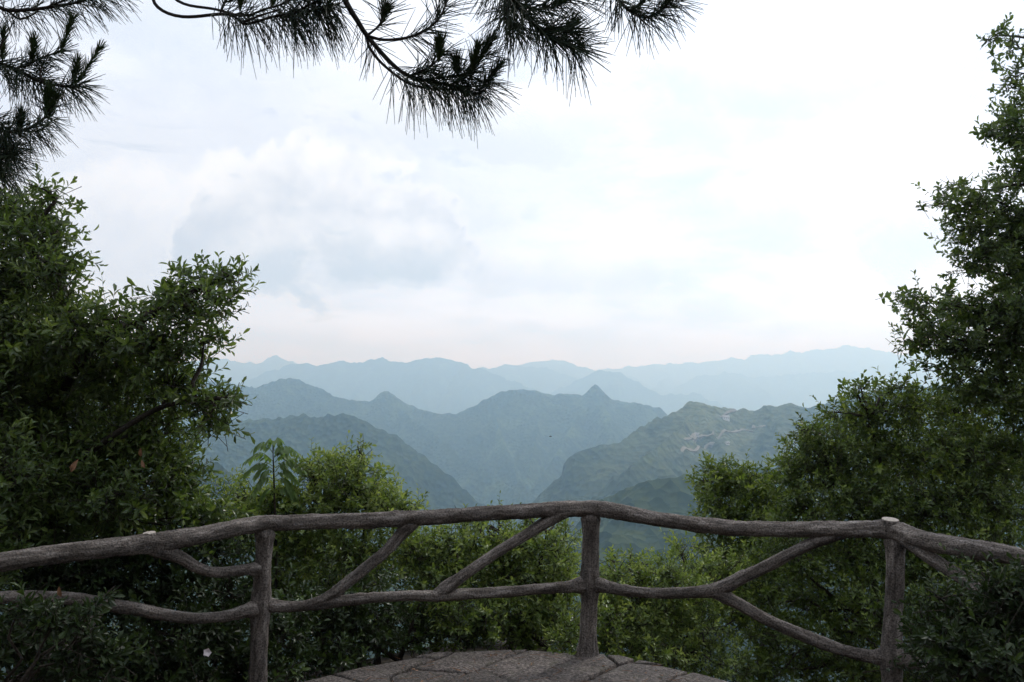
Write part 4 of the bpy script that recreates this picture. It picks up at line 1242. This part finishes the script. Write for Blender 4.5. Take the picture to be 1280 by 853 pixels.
# tall tree at the right edge
plant('evergreen_tree', 'tall small leaved tree rising along the right edge against the white sky', 'tree', 'broadleaf trees beside the lookout',
      (4.75, 6.6), [(4.7, 6.55, 0.8), (4.65, 6.5, 1.8), (4.6, 6.5, 2.8), (4.55, 6.5, 3.8), (4.5, 6.5, 4.5)], 0.10,
      [(1258, 58, 6.4, 16, 18, 0.5), (1268, 90, 6.4, 18, 22, 0.7), (1282, 125, 6.4, 24, 30), (1240, 45, 6.4, 9, 8, 0.4), (1275, 175, 6.4, 26, 24), (1240, 162, 6.4, 22, 14, 0.7), (1262, 155, 6.4, 24, 20), (1300, 200, 6.4, 40, 50), (1270, 215, 6.4, 22, 20, 0.7), (1190, 235, 6.4, 22, 14, 0.6), (1168, 252, 6.4, 10, 7, 0.4), (1215, 250, 6.4, 30, 22), (1250, 260, 6.4, 36, 28), (1215, 285, 6.4, 34, 22),
       (1275, 290, 6.4, 40, 34), (1230, 315, 6.4, 40, 26), (1205, 335, 6.4, 22, 16, 0.7), (1270, 340, 6.4, 40, 36), (1125, 370, 6.4, 14, 22, 0.6), (1145, 385, 6.4, 22, 18, 0.6), (1175, 378, 6.4, 26, 18, 0.6), (1160, 412, 6.4, 34, 24), (1205, 395, 6.4, 36, 28), (1250, 390, 6.4, 45, 36), (1140, 430, 6.4, 22, 12, 0.5), (1190, 435, 6.4, 40, 26), (1165, 458, 6.4, 24, 12, 0.5), (1245, 440, 6.4, 50, 36), (1290, 400, 6.4, 50, 60), (1230, 480, 6.5, 55, 34), (1285, 490, 6.4, 50, 50), (1310, 300, 6.4, 50, 60)],
      0.058, 'leaf_tree', 40, dens=1.0, rd=0.36, light=0.05, per=70, ratio=0.46, limb_r=0.02)


# white blossom in the dark shrub
def flower(root, p):
    rng = np.random.default_rng(3)
    n = 5
    a = np.arange(n) * 2 * math.pi / n
    D = unit(np.stack([np.cos(a), -0.6 + 0 * a, np.sin(a)], -1))
    Nn = unit(np.stack([0.6 * np.cos(a), 1 + 0 * a, 0.6 * np.sin(a)], -1) * np.array([-1, -1, -1]))
    Nn = unit(Nn - D * (Nn * D).sum(-1, keepdims=True))
    v, q, t, x = leaf_arrays(np.zeros((n, 3)), D, Nn, np.full(n, 0.024), np.full(n, 0.020), np.full(n, 0.5))
    o = adopt(build('flower', v, [q, t], M['petal'], None, False), root)
    o.location = o.location + Vector(p)
    o['label'] = 'single white blossom'


flower(s2, at(260, 815, 4.1))


# ------------------------------------------------------------------ sapling with feathered leaves
def sapling():
    base = at(346, 640, 5.75)
    gz = float(ground_height(np.array([base[0]]), np.array([5.75]))[0])
    root = thing('sapling', 'slender young sapling with drooping pinnate leaves above the shrubs', 'sapling', (base[0], 5.75, gz))
    top = at(341, 557, 5.75)
    P = [np.array([base[0], 5.75, gz]), at(345, 700, 5.75), at(343, 620, 5.75), top]
    v, f, co = tube(P, [0.012, 0.010, 0.007, 0.003], 8, 0.05, 0.05, 3)
    adopt(build('stem', v, f, M['bark'], None, True, {'grain': ('FLOAT_VECTOR', co)}), root)
    rng = np.random.default_rng(17)
    # leaflet mesh shared by all
    lv = LEAF_UVW * np.array([1, 0.42, 0.5])
    lv[2, 0] = lv[4, 0] = 0.58
    lv[2, 1] *= 0.9; lv[4, 1] *= 0.9
    tm = build('leaflet', lv, [LEAF_Q, LEAF_T], M['leaf_sapling'], None, False, {'tint': ('FLOAT', np.full(7, 0.5))})
    lm = tm.data
    bpy.data.objects.remove(tm)
    # (start, tip) in the photograph
    fr = [((343, 578), (308, 572)), ((343, 588), (306, 588)), ((342, 568), (318, 556)), ((342, 560), (352, 552)), ((343, 572), (372, 562)), ((344, 585), (379, 583)), ((344, 596), (372, 598)), ((343, 592), (322, 602)), ((343, 564), (333, 551)), ((344, 578), (366, 572)), ((343, 584), (318, 592)), ((344, 602), (368, 612)), ((344, 600), (316, 612)), ((344, 612), (374, 626)), ((344, 614), (322, 628)), ((343, 571), (356, 560)), ((344, 590), (362, 588))]
    from mathutils import Matrix
    for i, (s, e) in enumerate(fr):
        a = at(s[0], s[1], 5.75)
        b = at(e[0], e[1], 5.75 + rng.uniform(-0.12, 0.12))
        mid = (a + b) / 2 + np.array([0, 0, 0.05])
        end = b + np.array([0, 0, -0.02])
        v, f, co = tube([a, mid, end], [0.003, 0.002, 0.0012], 5, 0.02, 0)
        lf = adopt(build('pinnate_leaf', v, f, M['leaf_sapling'], None, True, {'tint': ('FLOAT', np.full(len(v), 0.35))}), root)
        line, _ = catmull([a, mid, end], [1, 1, 1], 0.024)
        T = unit(np.gradient(line, axis=0))
        sd = unit(np.cross(T, UP))
        for j in range(2, len(line)):
            for sgn in (-1, 1) if j < len(line) - 1 else (0,):
                d = T[j] * 0.45 + sd[j] * sgn * 0.55 + np.array([0, 0, -0.75]) if sgn else T[j] + np.array([0, 0, -0.5])
                d = unit(d + rng.normal(0, 0.08, 3))
                n = unit(np.cross(d, np.cross(UP + sd[j] * sgn * 0.3, d)))
                c = np.cross(n, d)
                L = 0.074 * rng.uniform(0.8, 1.15) * (1 - 0.25 * abs(j / len(line) - 0.5))
                o = bpy.data.objects.new('leaflet', lm)
                C.objects.link(o)
                o.parent = lf
                mw = Matrix(((d[0] * L, c[0] * L, n[0] * L, line[j][0]), (d[1] * L, c[1] * L, n[1] * L, line[j][1]), (d[2] * L, c[2] * L, n[2] * L, line[j][2]), (0, 0, 0, 1)))
                o.matrix_basis = mw
    return root


sapling()


# ------------------------------------------------------------------ the pine overhead
def needles(bag, B, D, L, r, tint, sag, rng, straight=False):
    """Bent three-sided needles."""
    n = len(B)
    U, V = perp(D, rng)
    th = np.array([0, 2.094, 4.189])
    ring = np.cos(th)[None, :, None] * U[:, None] + np.sin(th)[None, :, None] * V[:, None]
    if straight:
        tip = B + D * L[:, None] + np.array([0, 0, -1.0]) * (sag * L * 0.20)[:, None]
        v = np.concatenate([B[:, None] + ring * r, tip[:, None] + ring * r * 0.5], 1).reshape(-1, 3)
        q = (np.array([(0, 1, 4, 3), (1, 2, 5, 4), (2, 0, 3, 5)])[None] + (np.arange(n) * 6)[:, None, None]).reshape(-1, 4)
        bag.add(v, [q], np.repeat(tint, 6))
        return
    mid = B + D * (L * 0.55)[:, None] + np.array([0, 0, -1.0]) * (sag * L * 0.08)[:, None]
    tip = B + D * L[:, None] + np.array([0, 0, -1.0]) * (sag * L * 0.20)[:, None]
    v = np.concatenate([B[:, None] + ring * r, mid[:, None] + ring * r, tip[:, None] + ring * r * 0.55], 1).reshape(-1, 3)
    base = (np.arange(n) * 9)[:, None, None]
    q = (np.array([(0, 1, 4, 3), (1, 2, 5, 4), (2, 0, 3, 5), (3, 4, 7, 6), (4, 5, 8, 7), (5, 3, 6, 8)])[None] + base).reshape(-1, 4)
    bag.add(v, [q], np.repeat(tint, 9))


def shoot_needles(bag, line, n, L, r, rng, spread=(28, 62), sag=0.5, tail=1.0, tint=0.4, straight=False):
    """Needles along the outer part of a twig, swept towards its end, a fan at the tip."""
    line = np.asarray(line)
    m = len(line)
    T = unit(np.gradient(line, axis=0))
    t = (1 - rng.random(n) ** 1.15 * tail) * (m - 1)
    i = np.clip(t.astype(int), 0, m - 2)
    fr = (t - i)[:, None]
    B = line[i] * (1 - fr) + line[i + 1] * fr
    D0 = T[i]
    U, V = perp(D0, rng)
    ph = rng.uniform(0, 6.283, n)
    al = np.radians(rng.uniform(spread[0], spread[1], n))
    D = unit(np.cos(al)[:, None] * D0 + np.sin(al)[:, None] * (np.cos(ph)[:, None] * U + np.sin(ph)[:, None] * V) + np.array([0, 0, -0.20 * sag]))
    ln = L * rng.uniform(0.72, 1.1, n)
    needles(bag, B, D, ln, r, np.clip(tint + rng.normal(0, 0.2, n), 0, 1), np.full(n, sag) * rng.uniform(0.5, 1.4, n), rng, straight)


def pine():
    base = (-2.6, -2.2)
    gz = float(ground_height(np.array([base[0]]), np.array([base[1]]))[0]) - 0.1
    root = thing('pine_tree', 'dark pine whose long needled boughs hang into the top of the view', 'tree', (base[0], base[1], gz))
    tp = [np.array([base[0], base[1], gz]), np.array([-2.5, -2.0, 1.5]), np.array([-2.3, -1.7, 3.2]), np.array([-2.1, -1.5, 4.8]), np.array([-2.0, -1.3, 6.4]), np.array([-1.9, -1.2, 7.8])]
    v, f, co = tube(tp, [0.22, 0.19, 0.165, 0.13, 0.09, 0.04], 16, 0.1, 0.14, 4)
    adopt(build('trunk', v, f, M['pine_bark'], None, True, {'grain': ('FLOAT_VECTOR', co)}), root)
    trunk, _ = catmull(tp, np.ones(6), 0.1)

    def bough(paths, shoots, candles, seed, dist, feed=None):
        """One bough that shows in the view: woody twigs, hanging needles, upright new candles.
        paths: (points in the photograph, thickness at start and end in photo pixels)"""
        rng = np.random.default_rng(seed)
        wood, nb, cb = Bag(), Bag(), Bag()
        if feed is not None:
            s = at(paths[0][0][0][0], paths[0][0][0][1], dist)
            a = np.array(feed, float)
            m = (a + s) / 2 + np.array([0, 0, 0.25])
            v, f, co = tube([a, m, s], [0.05, 0.03, paths[0][1] * dist / FPX], 8, 0.08, 0.08, seed)
            wood.add(v, f, co)
        for pi, (pts, w0, w1) in enumerate(paths):
            P = [at(p[0], p[1], dist + (p[2] if len(p) > 2 else 0) + 0.05 * math.sin(pi * 2.1)) for p in pts]
            v, f, co = tube(P, np.linspace(w0, w1, len(P)) * 0.5 * dist / FPX, 7, 0.02, 0.10, seed + pi)
            wood.add(v, f, co)
        bo = wood.make('branch', M['pine_bark'], root, True, 'grain', 'FLOAT_VECTOR')
        for (pts, n, tail, L, sp, sag) in shoots:
            off = rng.uniform(-0.10, 0.10)
            P = [at(p[0], p[1], dist + off) for p in pts]
            line, _ = catmull(P, np.ones(len(P)), 0.02)
            shoot_needles(nb, line, int(n * 0.60), L * 0.98, 0.0013, rng, sp, sag, tail, 0.35)
        o = nb.make('needles', M['needle'], None, False, 'tint')
        o['kind'] = 'stuff'
        adopt(o, bo)
        for (a, b) in candles:
            off = rng.uniform(-0.06, 0.06)
            P0, P1 = at(a[0], a[1], dist + off), at(b[0], b[1], dist + off - 0.02)
            line = P0 + (P1 - P0) * np.linspace(0, 1, 8)[:, None]
            shoot_needles(cb, line, 130, 0.046, 0.0013, rng, (10, 42), 0.0, 1.0, 0.5)
            v, f, co = tube([P0, P1], [0.0035, 0.002], 5, 0.03)
            cb.add(v, f, np.full(len(v), 0.3))
        if candles:
            o = cb.make('new_shoots', M['candle'], None, False, 'tint')
            o['kind'] = 'stuff'
            adopt(o, bo)
        return bo

    W, TW, DOWN = (30, 70), (22, 50), (25, 75)
    # middle bough reaching down in front of the sky
    bough([([(380, -170), (415, -40), (431, 0), (446, 25), (459, 45), (488, 78), (512, 95), (545, 103), (580, 110)], 9, 3.5),
           ([(459, 45), (461, 58), (478, 80), (510, 104), (540, 111), (570, 112), (600, 117), (612, 104)], 4, 2.5),
           ([(459, 45), (480, 50), (510, 47), (535, 36), (552, 18), (560, -4)], 4, 2.5),
           ([(512, 95), (540, 82), (552, 68)], 3, 2), ([(560, 108), (590, 90), (606, 66)], 3, 2), ([(459, 45), (475, 30), (480, 10)], 3, 2), ([(525, 100), (560, 96), (585, 92)], 3, 2)],
          [([(480, 80), (520, 105), (560, 111), (600, 117)], 330, 0.95, 0.135, (40, 95), 1.5), ([(500, 90), (540, 103), (585, 110)], 260, 0.9, 0.12, (30, 90), 1.0),
           ([(510, 97), (538, 84), (552, 66)], 200, 1.0, 0.10, W, 0.3), ([(560, 108), (590, 92), (606, 66)], 170, 0.9, 0.10, W, 0.3), ([(590, 115), (606, 110), (614, 98)], 120, 1.0, 0.11, (35, 80), 0.8),
           ([(480, 50), (512, 47), (538, 34), (556, 8)], 190, 0.8, 0.12, W, 0.3), ([(462, 44), (476, 30), (481, 8)], 60, 0.8, 0.10, W, 0.2), ([(440, 10), (455, 40), (470, 60)], 60, 0.8, 0.12, (40, 90), 0.6), ([(525, 100), (560, 97), (588, 92)], 170, 1.0, 0.10, W, 0.4)],
          [((556, 6), (563, -22)), ((600, 72), (614, 50)), ((603, 108), (623, 84)), ((548, 78), (550, 55)), ((476, 32), (482, 12)), ((575, 100), (570, 78)), ((590, 88), (596, 62))], 51, 2.6, (-1.2, 0.4, 4.3))
    # wide bough to the left of it along the top
    bough([([(150, -90), (185, -18), (197, 9), (228, 21), (275, 18), (292, 20), (304, 30), (318, 28), (345, 20), (385, 14), (425, 4)], 4.5, 3),
           ([(190, -40), (222, 1), (270, 12), (305, 20), (330, 12), (356, 4), (380, -12)], 4, 2.5), ([(304, 28), (330, 18), (352, 12)], 3, 2), ([(345, 20), (375, 12), (400, 0)], 3, 2), ([(275, 18), (280, 4), (290, -10)], 3, 2)],
          [([(300, 24), (330, 24), (365, 18), (415, 8)], 360, 1.0, 0.13, (45, 100), 1.6), ([(270, 12), (305, 19), (340, 10), (375, -8)], 240, 0.9, 0.12, (35, 90), 0.9), ([(345, 20), (375, 12), (402, -2)], 230, 1.0, 0.13, (40, 95), 1.5), ([(262, 18), (285, 18), (300, 26)], 60, 1.0, 0.11, (60, 100), 1.5), ([(360, 12), (390, 10), (425, 4)], 220, 1.0, 0.14, (45, 100), 1.7),
           ([(278, 14), (282, 0), (292, -14)], 70, 1.0, 0.11, W, 0.3)],
          [((300, 14), (305, -14)), ((340, 8), (344, -18)), ((380, 4), (388, -20)), ((412, 4), (420, -22))], 52, 2.55, (-1.6, 0.2, 4.1))
    # dense bough right of the middle
    bough([([(585, -120), (618, -30), (645, 5), (672, 36), (700, 54), (722, 62)], 7, 3), ([(645, 5), (670, 12), (700, 6), (720, -8)], 3.5, 2.5), ([(672, 36), (700, 36), (724, 44)], 3, 2), ([(640, 0), (630, 20), (640, 34)], 3, 2)],
          [([(625, -20), (650, 10), (680, 42), (722, 62)], 520, 1.0, 0.13, (35, 85), 0.9), ([(645, 5), (672, 12), (702, 5), (722, -8)], 330, 1.0, 0.12, W, 0.4), ([(672, 36), (700, 36), (726, 44)], 230, 1.0, 0.11, (30, 75), 0.5), ([(640, 0), (632, 18), (642, 36)], 200, 1.0, 0.13, (40, 90), 1.2), ([(600, -60), (620, -24), (634, 0)], 200, 0.9, 0.13, (40, 90), 1.3)],
          [((700, 50), (716, 30)), ((690, 10), (706, -12)), ((655, 10), (668, -14))], 53, 2.5, (-0.4, 0.5, 4.2))
    # small tuft to the right of that
    bough([([(700, -120), (740, -40), (766, -8), (786, 13), (806, 22), (826, 14), (840, -2)], 6, 3), ([(786, 13), (800, 4), (806, -10)], 3, 2)],
          [([(770, -4), (788, 14), (808, 22), (828, 12), (842, -4)], 330, 1.0, 0.115, (35, 90), 0.7), ([(786, 13), (800, 4), (808, -10)], 100, 1.0, 0.10, W, 0.3), ([(745, -34), (762, -12), (776, 4)], 90, 0.9, 0.11, (40, 90), 0.8)],
          [((822, 16), (842, -8)), ((800, 8), (806, -16))], 54, 2.5, (0.2, 0.6, 4.3))
    # left edge: top spray, the long spray with upright candles, the two below it
    bough([([(-70, -10), (-10, 6), (10, 13), (40, 12), (70, 8), (100, 2), (140, -12)], 6, 3), ([(10, 14), (24, 24), (38, 20), (48, 14)], 3, 2), ([(60, 9), (90, -4), (120, -20)], 3, 2)],
          [([(5, 12), (40, 12), (80, 7), (130, -8)], 300, 1.0, 0.12, (35, 85), 1.0), ([(60, 8), (92, -2), (140, -24)], 160, 1.0, 0.12, W, 0.8), ([(-20, 4), (10, 13), (34, 16)], 110, 1.0, 0.11, (45, 95), 0.7), ([(100, 2), (130, -6), (150, -14)], 90, 1.0, 0.11, (30, 70), 0.9)],
          [((90, 2), (100, -18))], 55, 2.9, (-2.1, 0.4, 3.4))
    bough([([(-90, 60), (-30, 74), (10, 83), (30, 92), (52, 103), (75, 107), (93, 109)], 6, 3), ([(20, 86), (45, 76), (62, 69), (76, 64)], 3.5, 2), ([(52, 103), (50, 92), (52, 84)], 3, 2), ([(-10, 78), (0, 60), (5, 48)], 3, 2)],
          [([(0, 80), (35, 95), (60, 105), (95, 109)], 380, 1.0, 0.115, (35, 85), 1.0), ([(20, 86), (48, 75), (78, 63)], 190, 1.0, 0.085, W, 0.2), ([(80, 108), (95, 109), (104, 104)], 100, 1.0, 0.105, (25, 80), 0.7), ([(-40, 72), (0, 80), (30, 92)], 220, 1.0, 0.12, (40, 95), 1.2), ([(52, 103), (50, 92), (54, 80)], 100, 1.0, 0.085, W, 0.2)],
          [((76, 66), (89, 26)), ((93, 108), (124, 62)), ((91, 106), (97, 78)), ((40, 78), (42, 52)), ((3, 76), (4, 40))], 56, 2.9, (-2.2, 0.6, 3.2))
    bough([([(-80, 150), (-20, 160), (15, 165), (38, 160), (55, 148), (64, 134)], 5, 2.5), ([(-10, 164), (20, 163), (48, 164), (62, 152)], 3, 2), ([(-60, 190), (-20, 188), (10, 186)], 4, 2)],
          [([(0, 164), (38, 161), (58, 146), (66, 128)], 260, 1.0, 0.10, (30, 80), 0.6), ([(-10, 164), (24, 164), (52, 163), (64, 150)], 230, 1.0, 0.105, (40, 90), 1.2), ([(-40, 160), (-5, 172), (18, 185)], 420, 1.0, 0.115, (35, 90), 1.0), ([(-50, 190), (-15, 195), (18, 195)], 420, 1.0, 0.115, (35, 90), 1.0), ([(-40, 150), (-10, 150), (10, 160)], 260, 1.0, 0.11, (35, 90), 0.6), ([(-40, 205), (-10, 210), (8, 212)], 300, 1.0, 0.11, (35, 90), 0.9)],
          [((56, 146), (60, 112)), ((24, 164), (26, 144)), ((60, 150), (68, 122))], 57, 2.9, (-2.2, 0.7, 2.9))

    # the unseen crown, thickened to shade the lookout: limbs that spread from the trunk, needle tufts all along them
    rng = np.random.default_rng(77)
    nb = Bag()
    for i in range(26):
        h = 3.0 + 4.3 * (i / 25.0)
        a = trunk[np.argmin(np.abs(trunk[:, 2] - h))]
        ang = i * 2.4 + rng.uniform(-0.3, 0.3)
        reach = (5.2 - 0.45 * (h - 3)) * rng.uniform(0.75, 1.1)
        e = a + np.array([math.cos(ang) * reach, math.sin(ang) * reach, 0.55 + 0.25 * reach * rng.random()])
        lim = 2.35 + 0.475 * max(0.0, e[1]) + 0.5
        e[2] = max(e[2], lim)
        m = (a + e) / 2 + np.array([0, 0, 0.15]) + rng.normal(0, 0.12, 3)
        m[2] = max(m[2], 2.5 + 0.475 * max(0.0, m[1]) + 0.3)
        v, f, co = tube([a, m, e], [0.055, 0.035, 0.012], 7, 0.12, 0.1, i)
        adopt(build('limb', v, f, M['pine_bark'], None, True, {'grain': ('FLOAT_VECTOR', co)}), root)
        line, _ = catmull([a, m, e], [1, 1, 1], 0.1)
        for q in range(23):
            p = line[int(len(line) * (0.25 + 0.75 * rng.random())) - 1]
            d = unit(rng.normal(size=3) * np.array([1, 1, 0.35]) + np.array([0, 0, 0.35]))
            L = rng.uniform(0.18, 0.55)
            t1 = p + d * L
            t1[2] = max(t1[2], 2.45 + 0.475 * max(0.0, t1[1]) + 0.12)
            shoot_needles(nb, [p, (p + t1) / 2 + np.array([0, 0, 0.03]), t1], 62, 0.14, 0.0031, rng, (30, 80), 0.6, 0.8, 0.4, True)
    o = nb.make('needles', M['needle'], root, False, 'tint')
    o['kind'] = 'stuff'


pine()


# ------------------------------------------------------------------ small things
def litter():
    rng = np.random.default_rng(8)
    n = 420
    P = np.column_stack([rng.uniform(-1.3, 1.3, n), rng.uniform(3.6, 5.25, n), np.full(n, 0.008)])
    keep = [k for k in range(n) if (P[k, 0] / 1.5) ** 2 + ((P[k, 1] - 3.8) / 1.5) ** 2 < 0.85]
    P = P[keep]
    n = len(P)
    a = rng.uniform(0, 6.28, n)
    D = unit(np.stack([np.cos(a), np.sin(a), rng.normal(0, 0.15, n)], -1))
    Nn = unit(np.stack([rng.normal(0, 0.2, n), rng.normal(0, 0.2, n), np.ones(n)], -1))
    Nn = unit(Nn - D * (Nn * D).sum(-1, keepdims=True))
    L = rng.uniform(0.006, 0.022, n) * np.where(rng.random(n) < 0.12, 2.0, 1.0)
    v, q, t, x = leaf_arrays(P, D, Nn, L, L * 0.5, np.full(n, 0.5))
    # fallen pine needles among them
    m = 500
    Pn = np.column_stack([rng.uniform(-1.6, 1.6, m), rng.uniform(2.6, 5.25, m), np.full(m, 0.010)])
    Pn = Pn[(Pn[:, 0] / 1.5) ** 2 + (np.maximum(0, Pn[:, 1] - 3.8) / 1.48) ** 2 < 0.97]
    m = len(Pn)
    an = rng.uniform(0, 6.28, m)
    Dn = np.stack([np.cos(an), np.sin(an), np.zeros(m)], -1)
    Sn = np.stack([-np.sin(an), np.cos(an), np.zeros(m)], -1) * 0.0012
    Ln = rng.uniform(0.05, 0.11, m)[:, None]
    vn = np.stack([Pn + Sn, Pn - Sn, Pn + Dn * Ln - Sn * 0.5, Pn + Dn * Ln + Sn * 0.5, Pn + [0, 0, 0.002], Pn + Dn * Ln + [0, 0, 0.002]], 1).reshape(-1, 3)
    qn = (np.array([(0, 4, 5, 3), (4, 1, 2, 5)])[None] + (np.arange(m) * 6)[:, None, None]).reshape(-1, 4) + len(v)
    v = np.vstack([v, vn])
    q = np.vstack([q, qn])
    o = build('leaf_litter', v, [q, t], M['dead'], None, False)
    o['kind'] = 'stuff'
    o['label'] = 'scattered brown leaf scraps and pine needles on the stone paving'


litter()


def bird():
    p = at(688, 546, 90)
    t = thing('bird', 'tiny dark bird in flight in front of the valley', 'bird', tuple(p))
    v, f, co = tube([(-0.16, 0, 0), (-0.08, 0, 0.01), (0.02, 0, 0.02), (0.12, 0, 0.03), (0.17, 0, 0.03)], [0.01, 0.035, 0.05, 0.03, 0.006], 8, 0.03)
    build('body', v, f, M['bird'], t)
    for s in (-1, 1):
        V = [(0.07, 0.03 * s, 0.03), (0.03, 0.18 * s, 0.09), (-0.06, 0.32 * s, 0.05), (-0.05, 0.16 * s, 0.07), (-0.05, 0.03 * s, 0.02)]
        V += [(x, y, z - 0.012) for x, y, z in V]
        F5 = np.array([(0, 1, 2, 3, 4), (9, 8, 7, 6, 5)])
        F4 = np.array([(i, (i + 1) % 5, 5 + (i + 1) % 5, 5 + i) for i in range(5)])
        build('wing', V, [F5, F4], M['bird'], t, False)


bird()


# ------------------------------------------------------------------ the hazy air
def haze():
    x, y0, y1, z0, z1 = 12900, -12900, 12900, BASE_Z - 60, 470.0
    V = [(-x, y0, z0), (x, y0, z0), (x, y1, z0), (-x, y1, z0), (-x, y0, z1), (x, y0, z1), (x, y1, z1), (-x, y1, z1)]
    F = np.array([(0, 3, 2, 1), (4, 5, 6, 7), (0, 1, 5, 4), (1, 2, 6, 5), (2, 3, 7, 6), (3, 0, 4, 7)])
    m = bpy.data.materials.new('haze')
    m.use_nodes = True
    nt = m.node_tree
    nt.nodes.clear()
    pv = nt.nodes.new('ShaderNodeVolumePrincipled')
    pv.inputs['Color'].default_value = (0.50, 0.765, 1.0, 1)
    pv.inputs['Absorption Color'].default_value = (1, 1, 1, 1)
    pv.inputs['Density'].default_value = 2.65e-4
    pv.inputs['Anisotropy'].default_value = 0.6
    out = nt.nodes.new('ShaderNodeOutputMaterial')
    nt.links.new(pv.outputs[0], out.inputs['Volume'])
    o = build('haze', V, [F], m, None, False)
    o['kind'] = 'stuff'
    o['label'] = 'pale blue haze lying over the mountains'


haze()
